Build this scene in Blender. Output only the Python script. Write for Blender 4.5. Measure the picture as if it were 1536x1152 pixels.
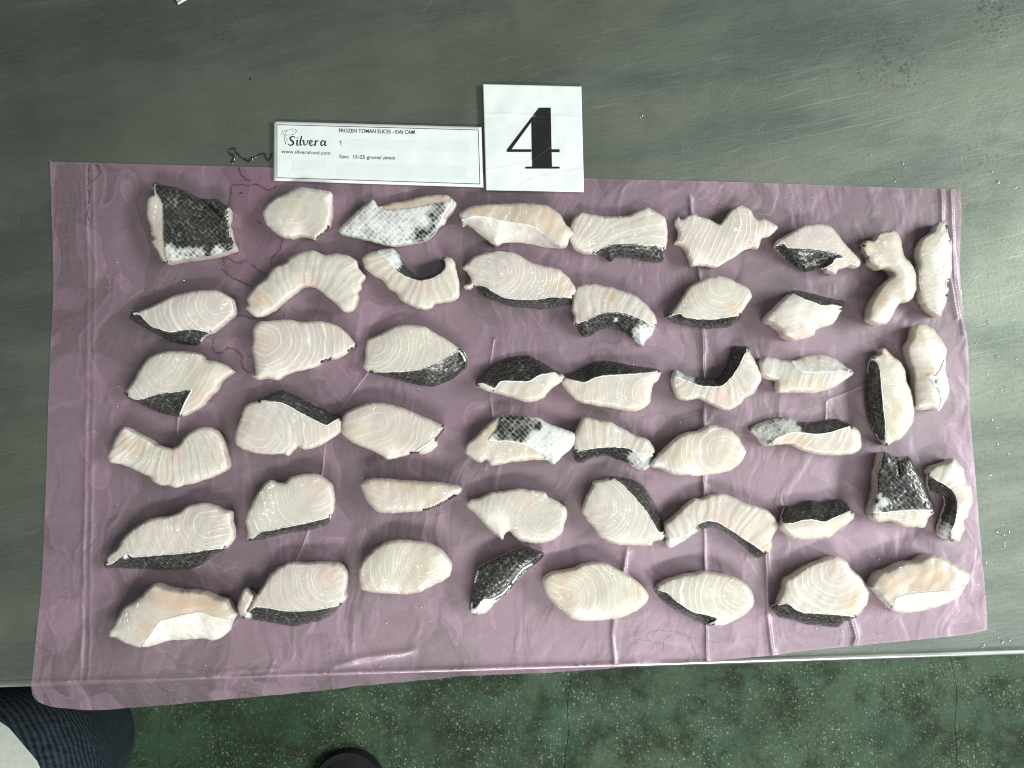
import bpy, bmesh, math, random
import numpy as np
from mathutils import Vector, Matrix
from mathutils.geometry import delaunay_2d_cdt

for _o in list(bpy.data.objects):
    bpy.data.objects.remove(_o)
SC = bpy.context.scene
COL = SC.collection
R = math.radians
rng = np.random.default_rng(7)
random.seed(7)

# ---------------------------------------------------------------- camera
TZ = 0.80            # height of the table top
DIST = 0.521         # lens above the table
F = 1109.0           # focal length in photo pixels (1536 wide)
TILT = R(4.0)
CAM = np.array([0.0, 0.0, TZ + DIST])
cd = bpy.data.cameras.new('camera')
cd.sensor_width = 36.0
cd.lens = 36.0 * F / 1536.0
cd.clip_start = 0.01
cd.clip_end = 50
cam = bpy.data.objects.new('camera', cd)
cam.location = CAM
cam.rotation_euler = (TILT, 0, 0)
COL.objects.link(cam)
SC.camera = cam

# ---------------------------------------------------------------- dim room light
w = bpy.data.worlds.new('World')
SC.world = w
w.use_nodes = True
bg = w.node_tree.nodes['Background']
bg.inputs[0].default_value = (0.63, 0.69, 0.63, 1)
bg.inputs[1].default_value = 0.30


def area(name, loc, target, sx, sy, power, color):
    l = bpy.data.lights.new(name, 'AREA')
    l.shape = 'RECTANGLE'
    l.size, l.size_y = sx, sy
    l.energy = power
    l.color = color
    o = bpy.data.objects.new(name, l)
    o.location = loc
    o.rotation_euler = (Vector(target) - Vector(loc)).to_track_quat('-Z', 'Y').to_euler()
    COL.objects.link(o)
    return o


# two fluorescent tubes of the work hall: one behind the photographer, one off to the right
area('tube_lamp_behind', (0.35, -1.30, TZ + 1.35), (0, 0, TZ), 1.3, 0.12, 29, (1.0, 1.0, 0.98))
area('tube_lamp_right', (2.45, -0.05, TZ + 1.60), (0.2, 0, TZ), 1.8, 0.40, 98, (0.96, 1.0, 0.99))

SC.view_settings.view_transform = 'Standard'
SC.view_settings.look = 'None'
SC.view_settings.exposure = 0.0
SC.view_settings.gamma = 1.0
SC.cycles.use_denoising = True
SC.cycles.filter_width = 1.1
SC.cycles.sample_clamp_indirect = 3.0
SC.cycles.max_bounces = 6
SC.cycles.transparent_max_bounces = 16

# ---------------------------------------------------------------- traced slices
# every slice: zoom origin in photo pixels, outline, height (mm), skins, line field, tints, cuts, label
O = {'A1': (140, 250), 'A2': (360, 250), 'A3': (620, 250), 'A4': (840, 280), 'A5': (1120, 290), 'A6': (140, 410),
     'A7': (360, 450), 'A8': (520, 450), 'B1': (680, 500), 'B2': (840, 500), 'B3': (1100, 490), 'B4': (1200, 610),
     'B5': (140, 620), 'B6': (340, 680), 'B7': (520, 690), 'B8': (680, 690), 'C1': (860, 690), 'C2': (1120, 740),
     'C3': (140, 790), 'C4': (340, 800), 'C5': (800, 800), 'C6': (1200, 800), 'R3': (1200, 380)}
SL = []


def S(o, out, T=12, skins=(), lines=None, tints=(), cuts=(), label='', dark=()):
    SL.append(dict(o=o, out=out, T=T, skins=skins, lines=lines, tints=tints, cuts=cuts, label=label))


S('A1', [(445,112),(500,135),(600,150),(680,180),(770,225),(840,235),(880,232),(935,265),(978,300),(970,400),(980,430),(990,500),(1020,570),(1005,600),(900,635),(770,660),(640,675),(530,695),(490,675),(460,610),(415,540),(435,515),(412,480),(410,430),(385,370),(380,320),(390,225),(430,195),(415,160),(425,125)], 15,
  [('K', [(455,125),(500,142),(600,156),(680,186),(770,231),(840,241),(880,238),(932,270),(973,303),(965,400),(975,430),(985,500),(1014,570),(998,596),(890,629),(765,654),(640,668),(530,688),(510,600),(500,500),(498,300),(480,240),(450,190),(440,150)], [(600,650,75),(750,635,65),(900,605,60),(540,610,60),(680,640,60)])],
  ('par', 440, 400, 90, 90, .3), [(440,430,60,'p'),(430,250,50,'w')], [[(680,180),(760,225),(850,290),(970,405)]],
  'dark grey scaled tail slice, skin up, at the top left corner')
S('A2', [(400,155),(440,148),(520,155),(620,172),(650,178),(662,205),(660,320),(640,440),(600,485),(545,525),(490,505),(420,500),(350,515),(280,495),(230,455),(185,410),(160,340),(165,310),(200,265),(260,220),(330,190)], 13,
  [('k', [(570,505),(600,470),(632,440),(640,450),(600,490),(560,520)], [])], ('U', 420, 320, 180, 60, .35), [(420,480,70,'w'),(645,230,40,'w'),(400,300,120,'y')], (),
  'round skinless cream slice just below the left end of the label')
S('A2', [(712,462),(940,243),(1000,285),(1100,255),(1200,245),(1300,215),(1400,203),(1490,205),(1518,225),(1560,262),(1533,325),(1493,365),(1470,415),(1438,430),(1348,525),(1130,570),(1000,550),(860,515)], 10,
  [('S', [(720,461),(940,251),(1010,302),(1100,305),(1250,295),(1400,260),(1530,250),(1480,330),(1430,426),(1345,519),(1130,564),(1000,544),(862,509)], [(1380,470,70),(1440,290,60),(1300,500,70),(1390,350,60)])],
  None, [(1050,280,60,'t'),(1200,265,70,'t'),(1330,240,80,'t'),(1450,225,60,'t'),(1500,350,40,'p')], (),
  'pointed slice with silvery white spotted skin upward, below the middle of the label')
S('A2', [(880,655),(920,620),(1000,598),(1060,588),(1110,592),(1150,630),(1165,680),(1220,740),(1290,800),(1400,770),(1450,735),(1458,705),(1440,685),(1456,655),(1478,648),(1523,655),(1548,690),(1568,780),(1580,850),(1570,940),(1498,970),(1398,985),(1378,1015),(1313,1030),(1250,1010),(1160,960),(1120,905),(1070,880),(1030,820),(960,780),(900,730),(885,690)], 13,
  [('k', [(1000,622),(1040,594),(1108,596),(1147,632),(1162,684),(1216,745),(1290,806),(1400,776),(1452,740),(1462,705),(1446,685),(1462,662),(1485,680),(1485,730),(1450,770),(1380,810),(1290,826),(1200,800),(1120,750),(1060,680)], [(1070,640,110),(1120,700,50)])],
  ('F', 1300, 520, 0, 68, .5), [(1290,870,70,'p'),(930,680,50,'y')], (),
  'U shaped curled slice with dark skin lining the inside of its bend')
S('A2', [(40,1015),(60,990),(48,945),(80,900),(130,845),(190,800),(240,725),(330,690),(360,650),(440,615),(500,603),(545,608),(610,635),(690,622),(780,640),(840,675),(855,730),(902,785),(870,830),(872,870),(840,905),(850,940),(815,1025),(770,1048),(735,1035),(690,985),(620,930),(570,890),(520,865),(455,862),(400,900),(320,960),(240,1030),(160,1075),(110,1080),(60,1040)], 13,
  (), ('F', 470, 1180, 0, 80, .4), [(470,810,80,'p'),(540,850,50,'p'),(350,930,40,'w'),(200,1050,40,'w'),(110,1060,40,'w'),(650,950,40,'w'),(740,1020,40,'w'),(150,950,70,'t')], (),
  'cream boomerang shaped slice with no dark skin, its two arms pointing down')
S('A3', [(332,340),(400,290),(500,270),(650,268),(800,262),(950,275),(1010,310),(1060,350),(1100,415),(1155,480),(1120,520),(1115,555),(1080,588),(960,580),(830,555),(730,545),(650,552),(595,575),(530,530),(440,455),(390,420),(355,435),(345,395)], 16,
  [('w', [(360,380),(440,350),(560,362),(700,395),(830,415),(930,465),(1020,545),(1072,584),(960,575),(830,550),(730,540),(650,547),(597,569),(530,524),(440,449),(390,414),(360,425)], [])],
  ('par', 600, 350, 20, 130, .4), [(480,320,80,'t'),(620,330,100,'t'),(800,330,130,'t'),(950,380,120,'t'),(1050,480,90,'y')], (),
  'thick block slice with tan top and glossy white side, below the number card')
S('A4', [(75,290),(100,220),(150,185),(220,195),(330,212),(480,208),(550,175),(625,145),(700,185),(755,220),(772,290),(775,370),(765,440),(742,490),(742,543),(640,540),(560,525),(480,515),(430,510),(395,515),(365,543),(320,510),(230,485),(160,475),(100,440),(70,370),(78,330)], 11,
  [('k', [(250,478),(280,450),(360,415),(450,405),(560,412),(650,425),(720,412),(734,440),(736,536),(640,535),(560,520),(480,510),(430,505),(395,510),(365,536),(325,508)], [(720,430,30)])],
  ('F', 60, 560, 0, 70, .8), [(130,420,60,'w')], (),
  'wide rectangular slice with dark skin at lower right, right of the tan block')
S('A4', [(828,235),(855,215),(870,235),(920,205),(960,190),(1010,215),(1080,235),(1145,270),(1190,220),(1250,150),(1290,130),(1360,155),(1395,210),(1424,233),(1464,226),(1534,263),(1569,288),(1549,323),(1504,358),(1454,373),(1429,443),(1385,440),(1330,455),(1260,505),(1190,545),(1130,578),(1060,570),(990,565),(950,570),(930,530),(905,465),(880,425),(825,405),(850,360),(850,310),(830,270)], 10,
  (), ('par', 1200, 350, 15, 52, .8), [(1380,390,60,'p'),(980,510,70,'w'),(1070,560,50,'w'),(1490,280,60,'y')], (),
  'butterfly shaped slice with two ragged wings and no dark skin, upper right')
S('A4', [(90,800),(120,720),(220,697),(300,712),(370,722),(450,750),(540,780),(610,840),(680,915),(695,960),(690,1010),(650,1080),(610,1120),(595,1150),(570,1135),(500,1085),(430,1035),(360,1020),(300,1030),(230,1070),(180,1082),(150,1065),(120,1010),(95,980),(100,930),(85,880)], 13,
  [('k', [(122,990),(200,950),(300,905),(380,893),(460,905),(560,940),(650,985),(686,1012),(646,1078),(606,1116),(594,1142),(570,1128),(500,1079),(430,1029),(360,1014),(300,1024),(230,1064),(180,1076),(154,1060)], [(640,1050,90),(570,1060,60),(590,1120,60),(400,960,20)])],
  ('F', 330, 1350, 0, 85, .5), [(370,790,60,'t')], (),
  'arched slice whose scaled skin fades to white at its pointed lower right end')
S('A4', [(755,940),(810,890),(870,810),(930,720),(980,690),(1040,660),(1130,642),(1200,652),(1270,685),(1330,715),(1365,740),(1383,790),(1360,830),(1320,890),(1300,940),(1280,970),(1220,1010),(1060,1022),(940,1010),(860,990),(800,970)], 12,
  [('k', [(762,940),(860,908),(900,935),(1000,950),(1100,950),(1200,935),(1297,925),(1276,966),(1218,1005),(1060,1017),(940,1005),(862,985),(804,965)], [])],
  ('U', 1160, 700, 270, 48, .7), [(1260,880,60,'t')], (),
  'fan shaped slice with a dark skin strip underneath, below the butterfly shaped one')
S('A5', [(190,385),(215,345),(300,290),(380,240),(450,220),(550,220),(610,240),(660,300),(720,375),(790,435),(822,485),(815,520),(790,535),(740,525),(690,540),(660,550),(640,580),(590,570),(540,550),(480,555),(430,568),(380,550),(300,490),(240,440),(200,405)], 12,
  [('k', [(198,385),(270,355),(290,385),(380,390),(480,400),(560,410),(650,430),(712,465),(640,480),(620,510),(560,540),(480,550),(430,562),(382,544),(302,484),(244,436),(206,402)], [])],
  ('U', 540, 270, 300, 45, .5), [(740,450,70,'y'),(620,540,50,'p')], (),
  'triangular slice with broad wet black skin across its lower half, upper right')
S('A5', [(135,890),(190,830),(250,770),(310,715),(345,700),(450,715),(560,745),(700,780),(690,830),(655,890),(620,940),(560,960),(500,985),(485,1020),(420,1045),(340,1058),(270,1030),(240,985),(190,945),(145,920)], 18,
  [('k', [(316,716),(345,705),(450,720),(560,750),(694,784),(686,820),(620,808),(540,812),(480,790),(420,770),(360,740)], [])],
  ('par', 400, 900, 60, 70, .25), [(360,980,90,'p'),(350,850,120,'w'),(560,880,80,'w')], (),
  'chunky pale block with dark skin along its top edge, below the triangular slice')
S('A5', [(815,400),(850,345),(915,335),(945,290),(1050,265),(1095,295),(1115,350),(1135,450),(1180,500),(1215,560),(1222,640),(1220,700),(1190,760),(1150,785),(1110,785),(1070,840),(1040,900),(1000,940),(930,942),(880,910),(882,850),(900,780),(950,700),(1000,640),(1060,585),(1010,540),(960,545),(900,510),(860,460),(830,430)], 15,
  [('k', [(821,402),(842,385),(868,440),(858,458),(832,426)], [])],
  ('U', 1030, 420, 240, 40, .4), [(960,750,70,'t'),(1060,660,60,'p'),(960,890,60,'w'),(900,370,50,'y')], (),
  'tall hook shaped slice on edge, second from right in the top row')
S('A5', [(1380,205),(1420,205),(1450,240),(1465,300),(1480,370),(1475,440),(1478,540),(1470,600),(1455,680),(1440,780),(1410,850),(1395,890),(1350,870),(1290,820),(1255,760),(1240,680),(1228,620),(1235,550),(1245,500),(1232,430),(1240,370),(1280,310),(1340,270),(1355,230)], 12,
  [('k', [(1438,240),(1450,248),(1464,305),(1462,325),(1448,325),(1440,280)], []), ('k', [(1432,640),(1450,630),(1450,680),(1438,730),(1430,700)], [(1440,700,30)])],
  ('par', 1350, 600, 60, 60, .5), [(1310,380,80,'y'),(1400,480,60,'w'),(1420,400,40,'w')], (),
  'narrow upright slice at the top right corner of the sheet')
S('A6', [(265,310),(290,275),(350,262),(430,230),(500,195),(580,160),(700,130),(820,118),(880,122),(950,150),(1000,185),(1020,245),(1005,300),(960,340),(900,390),(850,430),(800,465),(760,512),(700,515),(620,500),(520,470),(420,420),(340,375),(280,340)], 13,
  [('k', [(272,310),(300,290),(345,298),(380,340),(430,380),(490,400),(550,418),(620,410),(700,400),(760,405),(834,425),(798,458),(757,506),(700,509),(622,494),(522,464),(422,414),(344,370),(284,336)], [])],
  ('U', 880, 215, 350, 52, .95), [(960,170,50,'p')], (),
  'leaf shaped slice with sharp white lines and dark lower skin, leftmost of second row')
S('A6', [(222,850),(240,830),(290,765),(330,690),(390,610),(470,570),(560,555),(650,560),(760,575),(805,620),(890,635),(960,665),(1008,705),(960,740),(915,775),(880,840),(820,900),(770,960),(700,1000),(630,1035),(540,1020),(440,990),(340,940),(250,900)], 13,
  [('k', [(230,870),(300,900),(350,900),(450,870),(560,850),(650,840),(712,835),(680,900),(650,960),(618,1028),(540,1014),(442,984),(344,934),(255,895)], [])],
  ('U', 520, 690, 300, 60, .55), [(760,740,120,'y'),(760,900,90,'t'),(880,680,80,'y')], (),
  'slice with a dark triangular skin flap and a folded pale tail on its right')
S('A7', [(90,215),(130,160),(220,150),(340,138),(440,155),(590,152),(700,185),(770,240),(820,300),(845,335),(790,370),(700,420),(620,440),(540,480),(450,505),(380,520),(310,550),(265,578),(190,565),(130,575),(80,545),(110,530),(105,480),(95,400),(82,340),(95,280)], 12,
  [('k', [(595,446),(640,428),(640,436),(600,454)], []), ('k', [(790,362),(840,334),(840,342),(800,370)], [])], ('U', 190, 285, 200, 56, .95), [(200,290,80,'p'),(190,540,60,'w'),(300,540,50,'w'),(500,480,40,'w')], (),
  'half moon slice with bold white ring lines and thin pale lower edge')
S('A8', [(115,480),(130,430),(135,350),(145,290),(230,250),(300,215),(370,182),(450,178),(560,190),(640,240),(720,285),(790,335),(850,375),(870,440),(860,490),(800,545),(720,590),(625,625),(540,615),(440,595),(330,565),(220,540),(150,515)], 12,
  [('k', [(180,518),(300,515),(420,510),(540,490),(640,455),(720,415),(790,365),(830,385),(858,470),(796,540),(716,584),(625,618),(540,609),(440,589),(330,559),(222,534)], [])],
  ('U', 190, 315, 190, 46, .9), (), (),
  'slice with nested ring lines and dark skin sweeping along its lower right')
S('A7', [(-41,980),(-15,900),(10,830),(40,760),(120,725),(210,690),(300,650),(330,655),(420,695),(520,750),(640,800),(725,845),(735,930),(710,960),(640,1010),(560,1055),(470,1078),(420,1055),(380,1085),(345,1122),(310,1108),(200,1112),(100,1100),(20,1075),(-25,1040)], 13,
  [('k', [(140,722),(212,696),(300,656),(330,661),(420,701),(518,756),(638,806),(718,848),(690,870),(625,905),(560,880),(480,840),(400,795),(300,745),(220,735)], [])],
  ('U', 140, 950, 200, 48, .7), [(690,900,60,'p'),(600,930,60,'p'),(80,950,80,'p')], (),
  'slice with dark skin band along its upper right, touching its right neighbour')
S('A7', [(732,860),(760,810),(840,770),(930,740),(1030,740),(1120,760),(1220,795),(1300,830),(1400,875),(1472,910),(1465,945),(1420,1000),(1420,1050),(1380,1090),(1320,1112),(1250,1105),(1160,1130),(1060,1150),(1020,1120),(950,1085),(860,1050),(770,1000),(730,950)], 14,
  [('k', [(1466,918),(1458,945),(1416,994),(1330,1055),(1248,1102),(1240,1094),(1325,1042),(1405,980),(1445,930)], [])],
  ('U', 1000, 870, 160, 55, .6), [(1100,1090,70,'w'),(900,880,50,'w'),(860,950,70,'y')], (),
  'plump pale slice with thin black line along its lower right rim')
S('B1', [(158,355),(200,300),(280,230),(380,180),(470,165),(540,160),(620,195),(700,245),(795,300),(790,345),(720,390),(680,430),(650,465),(560,495),(500,490),(430,465),(330,440),(230,410),(170,380)], 15,
  [('k', [(164,355),(204,303),(283,235),(381,186),(470,171),(538,166),(616,200),(697,250),(765,280),(700,290),(610,310),(550,350),(450,350),(350,350),(300,400),(240,375)], [])],
  ('par', 500, 420, 30, 110, .2), [(560,430,80,'y'),(730,330,60,'w')], (),
  'slice with black scaly upper half, left of the pair in the centre')
S('B1', [(778,340),(810,300),(900,265),(1000,215),(1100,200),(1200,215),(1340,240),(1487,265),(1480,325),(1440,370),(1425,430),(1415,500),(1350,550),(1300,562),(1230,555),(1120,535),(1000,515),(910,495),(850,450),(800,390)], 14,
  [('k', [(804,325),(832,300),(902,270),(1002,221),(1100,206),(1200,221),(1340,246),(1480,270),(1380,290),(1250,300),(1100,310),(1020,325),(950,358),(880,348)], [])],
  ('U', 1390, 430, 350, 40, .75), [(1000,380,80,'y'),(1300,520,80,'p'),(850,400,60,'p')], (),
  'slice with dark skin band on top, right of the pair in the centre')
S('B2', [(800,305),(830,262),(860,275),(900,300),(980,315),(1080,320),(1140,320),(1180,260),(1220,180),(1240,100),(1310,92),(1355,100),(1370,140),(1400,190),(1450,280),(1450,330),(1420,400),(1390,440),(1330,470),(1300,510),(1230,550),(1170,548),(1110,520),(1060,500),(1000,470),(920,485),(850,465),(825,420),(805,350)], 13,
  [('k', [(808,308),(835,270),(860,281),(900,306),(980,321),(1080,326),(1144,326),(1185,264),(1226,182),(1246,106),(1310,98),(1350,103),(1320,180),(1280,260),(1220,340),(1160,385),(1080,388),(1000,380),(920,350)], [(850,300,90),(930,330,50)])],
  ('F', 1080, 120, 0, 75, .5), [(1190,420,60,'p'),(1150,470,60,'p'),(860,420,60,'y')], (),
  'L shaped bent slice with dark skin lining its inner corner, one arm pointing up')
S('B3', [(180,270),(205,230),(240,208),(330,235),(420,245),(520,212),(640,205),(730,230),(800,280),(862,325),(855,350),(790,395),(720,440),(620,470),(540,480),(430,475),(330,475),(312,430),(315,390),(250,375),(200,345)], 13,
  [('w', [(430,252),(520,220),(640,213),(730,238),(800,288),(830,320),(720,330),(600,335),(500,330),(450,300)], [])], ('par', 300, 330, 10, 60, .4), [(470,410,60,'p'),(620,420,90,'t'),(400,400,80,'y')], (),
  'pale twisted slice without dark skin, just right of the L shaped slice')
S('B3', [(110,735),(190,690),(290,660),(400,655),(480,685),(560,690),(640,680),(740,665),(820,690),(860,715),(905,750),(920,800),(920,870),(880,910),(800,925),(700,928),(600,920),(500,890),(420,850),(330,850),(220,862),(160,790)], 13,
  [('k', [(118,737),(192,697),(292,666),(400,661),(480,691),(560,696),(640,686),(740,671),(846,706),(780,740),(700,765),(600,778),(500,770),(420,770),(330,800),(270,840),(222,855),(164,788)], [(230,770,140),(380,720,100),(460,745,40)])],
  ('par', 700, 830, 35, 68, .9), [(800,760,70,'p'),(500,810,100,'t'),(360,820,60,'t'),(860,760,50,'p')], (),
  'wavy slice whose pale skin darkens to the right, with slanting white lines below it')
S('B3', [(945,440),(960,350),(970,260),(1000,215),(1060,195),(1055,165),(1085,152),(1120,180),(1150,215),(1200,250),(1240,320),(1250,390),(1280,450),(1300,540),(1305,610),(1290,690),(1240,770),(1200,810),(1150,830),(1110,858),(1070,845),(1020,780),(980,700),(955,600),(950,520)], 13,
  [('k', [(951,440),(966,350),(976,262),(994,228),(1040,260),(1060,330),(1070,450),(1085,600),(1095,700),(1093,846),(1074,840),(1025,776),(986,697),(961,598),(956,520)], [])],
  ('U', 1200, 640, 60, 30, .5), [(1080,180,30,'p'),(1200,640,120,'y')], (),
  'upright oval slice with a long dark skin strip down its left side')
S('R3', [(800,488),(850,482),(920,520),(960,580),(1005,650),(1000,720),(995,780),(1010,850),(1022,930),(1010,985),(985,1030),(950,1085),(900,1068),(840,1075),(795,1060),(785,980),(785,880),(775,790),(745,720),(735,640),(770,580),(780,530)], 14,
  [('S', [(864,838),(890,822),(920,840),(960,790),(978,745),(992,775),(1005,850),(1016,930),(1004,982),(980,1026),(950,1076),(962,1000),(938,930),(900,880)], [(940,880,25)])],
  ('par', 880, 950, 80, 60, .35), [(850,560,90,'y'),(880,680,90,'w'),(880,800,60,'t')], (),
  'upright slice with silvery skin low on its right, at the right margin')
S('B4', [(595,325),(650,345),(705,385),(765,357),(805,375),(840,440),(880,510),(910,590),(950,670),(975,745),(930,800),(900,868),(830,868),(750,868),(700,840),(640,825),(560,832),(520,800),(510,740),(530,670),(550,580),(550,480),(570,420)], 16,
  [('K', [(596,332),(648,351),(705,392),(765,364),(801,380),(835,443),(875,513),(905,593),(945,672),(967,742),(850,745),(700,757),(600,765),(517,760),(517,740),(537,670),(557,580),(557,480),(576,422)], [(540,730,50),(600,690,40),(560,640,30)])],
  ('par', 750, 810, 0, 55, .4), (), [[(705,385),(715,440),(720,480)]],
  'notched dark skinned tail slice lying skin up near the right margin')
S('B4', [(905,510),(925,465),(980,420),(1060,395),(1105,370),(1150,410),(1180,450),(1190,510),(1230,570),(1247,620),(1245,700),(1220,740),(1210,790),(1175,830),(1190,880),(1160,920),(1150,970),(1080,968),(1020,950),(980,910),(990,850),(1010,780),(1035,700),(1030,650),(990,625),(940,615),(910,570)], 14,
  [('k', [(911,510),(930,495),(990,530),(1050,560),(1100,600),(1130,660),(1135,730),(1120,830),(1090,900),(1083,960),(1022,944),(986,908),(996,850),(1016,780),(1041,700),(1036,647),(993,619),(944,609),(915,568)], [(1030,910,80),(1060,850,20)])],
  ('F', 900, 720, 0, 90, .35), [(1180,650,60,'p'),(1130,480,80,'w')], (),
  'hook shaped slice with curved black skin, beside the notched tail slice')
S('B5', [(98,300),(130,240),(160,170),(215,97),(290,130),(400,185),(440,215),(490,235),(560,250),(620,220),(660,165),(730,115),(800,97),(870,115),(910,160),(935,220),(955,300),(972,380),(940,420),(870,455),(780,485),(710,510),(650,515),(590,540),(540,518),(480,520),(430,490),(405,455),(350,430),(310,415),(250,385),(190,365),(120,355)], 14,
  (), ('F', 540, -160, 0, 64, .6), [(590,300,70,'p'),(540,300,60,'p'),(240,220,80,'t'),(340,240,80,'t'),(210,320,70,'w'),(280,140,40,'w'),(400,200,40,'w'),(500,245,40,'w')], (),
  'V shaped pale slice dipping in the middle, at the left margin')
S('B5', [(80,1085),(110,1020),(170,970),(220,890),(300,820),(380,770),(460,750),(540,740),(620,710),(680,665),(790,645),(870,665),(930,690),(990,710),(995,780),(1012,830),(1010,900),(960,970),(880,1020),(800,1080),(780,1090),(710,1120),(600,1125),(440,1122),(280,1118),(130,1112),(90,1110)], 13,
  [('k', [(88,1086),(130,1080),(240,1005),(290,1030),(420,1020),(560,1010),(720,995),(850,975),(946,972),(876,1015),(795,1068),(708,1113),(600,1119),(440,1116),(280,1112),(130,1106),(94,1104)], [(240,1030,25)])],
  ('U', 810, 800, 350, 46, .85), (), (),
  'large leaf shaped slice with straight dark skin along its bottom, left margin')
S('B6', [(135,480),(150,420),(190,340),(240,260),(305,193),(360,210),(415,210),(460,170),(560,147),(640,148),(700,180),(755,230),(768,300),(770,390),(755,450),(730,510),(620,550),(500,565),(380,590),(250,620),(155,630),(150,580),(140,520)], 13,
  [('k', [(175,626),(240,565),(340,545),(460,520),(580,495),(680,470),(750,452),(726,505),(618,544),(500,559),(380,584),(250,614)], [])],
  ('U', 640, 260, 320, 42, .6), [(640,230,80,'p')], (),
  'rounded slice with notched top and thin dark skin along the bottom, lower left')
S('B7', [(95,180),(110,158),(160,133),(260,132),(400,145),(560,155),(660,158),(740,175),(815,188),(830,210),(815,240),(770,270),(700,315),(620,350),(520,372),(360,382),(240,380),(190,350),(140,290),(115,230)], 18,
  [('k', [(560,362),(620,343),(700,308),(770,262),(776,268),(704,318),(622,354)], [])], ('U', 320, 240, 200, 42, .4), [(220,160,70,'t'),(330,165,70,'t'),(450,170,70,'t'),(180,230,70,'y'),(560,250,120,'y')], (),
  'slim finger shaped cream slice casting a wide shadow above it')
S('B7', [(85,820),(90,780),(130,710),(200,640),(280,590),(390,575),(500,585),(590,600),(670,640),(720,690),(755,750),(755,800),(740,840),(680,880),(620,905),(530,950),(450,965),(330,965),(200,955),(110,935),(95,890)], 14,
  (), ('U', 560, 750, 330, 46, .6), [(690,770,80,'w'),(560,740,80,'y'),(560,920,50,'w')], (),
  'oval skinless slice with white right end, below the finger shaped one')
S('B8', [(92,320),(125,285),(180,275),(270,235),(380,220),(470,205),(560,215),(660,235),(690,270),(750,300),(810,345),(818,400),(800,470),(780,530),(720,575),(620,602),(540,595),(470,580),(430,545),(410,515),(375,530),(355,575),(310,545),(240,480),(170,400),(110,345)], 13,
  (), ('U', 620, 420, 330, 60, .6), [(330,440,80,'w'),(270,430,60,'w'),(540,270,70,'t'),(480,520,60,'w')], (),
  'glossy wet slice with notched lower edge, just above the black wedge')
S('B8', [(928,345),(960,260),(1000,185),(1010,155),(1080,140),(1140,118),(1220,125),(1320,155),(1390,220),(1440,300),(1480,380),(1515,470),(1525,540),(1500,575),(1440,590),(1425,618),(1340,615),(1200,612),(1110,590),(1050,550),(1010,490),(960,430),(930,380)], 13,
  [('k', [(1140,124),(1220,131),(1317,160),(1386,224),(1435,303),(1475,383),(1510,472),(1508,522),(1470,515),(1430,450),(1380,370),(1310,280),(1250,220),(1190,160)], [])],
  ('U', 1040, 340, 190, 36, .6), (), (),
  'round slice with dark skin curving down its right side, centre of the lower half')
S('B8', [(108,1060),(130,990),(140,880),(160,800),(190,770),(260,730),(350,690),(440,645),(510,625),(570,630),(655,672),(600,740),(520,800),(450,880),(390,960),(300,1030),(250,1090),(210,1110),(140,1115),(115,1090)], 14,
  [('K', [(132,1070),(142,950),(162,850),(192,776),(262,737),(352,697),(441,652),(510,632),(568,637),(645,671),(590,735),(500,790),(430,880),(370,950),(290,1000),(220,1010),(180,1060),(150,1105)], [(140,1090,25)])],
  None, [(220,1050,70,'w')], (),
  'slanting wedge of almost black scaly skin facing up in the bottom row')
S('C5', [(62,350),(85,305),(140,280),(220,265),(300,250),(350,225),(430,210),(520,215),(590,250),(680,300),(760,355),(820,420),(830,465),(800,510),(740,560),(640,605),(560,620),(480,628),(360,632),(280,615),(220,570),(140,500),(85,430)], 14,
  (), ('U', 250, 450, 200, 42, .75), [(350,600,80,'w'),(480,600,70,'w'),(230,460,80,'t'),(200,310,60,'t'),(280,280,50,'p'),(770,420,60,'t')], (),
  'lemon shaped skinless slice with ring lines, right of the black wedge')
S('C1', [(650,460),(690,430),(740,385),(800,330),(870,278),(920,280),(1000,250),(1080,242),(1150,265),(1240,310),(1320,330),(1400,365),(1455,420),(1475,480),(1450,530),(1425,580),(1432,615),(1400,665),(1370,690),(1330,708),(1290,690),(1220,620),(1140,555),(1060,505),(1010,485),(950,490),(880,525),(810,575),(750,610),(690,632),(655,600),(665,560)], 12,
  [('k', [(661,580),(720,560),(800,540),(860,490),(920,445),(980,432),(1060,455),(1150,510),(1240,570),(1320,620),(1387,675),(1366,684),(1330,701),(1293,684),(1223,614),(1142,549),(1062,499),(1010,479),(948,484),(876,519),(806,569),(748,603),(692,625),(662,598)], [(730,590,110),(850,530,80)])],
  ('F', 990, 880, 0, 95, .45), [(740,400,50,'y'),(1060,420,60,'p'),(1390,630,50,'t')], (),
  'arched slice edged below with skin that is white at left and black at right')
S('C1', [(582,925),(640,880),(720,850),(800,825),(880,815),(940,800),(1060,818),(1140,835),(1210,865),(1270,920),(1300,985),(1295,1050),(1250,1100),(1192,1138),(1092,1188),(1012,1196),(932,1183),(862,1148),(762,1098),(672,1038),(612,983)], 13,
  [('k', [(589,926),(640,940),(690,960),(740,1010),(800,1050),(870,1090),(960,1110),(1043,1137),(1025,1160),(980,1180),(932,1177),(864,1142),(765,1092),(676,1033),(618,980)], [])],
  ('U', 1180, 960, 330, 66, .9), [(1120,870,70,'t'),(1160,950,45,'w'),(1080,1140,60,'w')], (),
  'oval bottom row slice with wide ring lines and dark skin at lower left')
S('C2', [(240,180),(270,95),(340,85),(420,70),(460,50),(540,60),(650,45),(700,70),(750,115),(778,150),(765,190),(700,240),(640,280),(600,320),(540,325),(440,338),(340,330),(280,290),(245,250)], 16,
  [('k', [(248,175),(277,101),(340,91),(420,76),(462,57),(540,66),(648,52),(697,76),(756,122),(680,155),(620,185),(560,210),(480,195),(400,200),(330,220),(262,215)], [])],
  None, [(360,260,70,'p'),(480,230,50,'p'),(560,270,80,'w')], (),
  'short slice topped with shaggy black skin, right of the arched slice')
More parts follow.
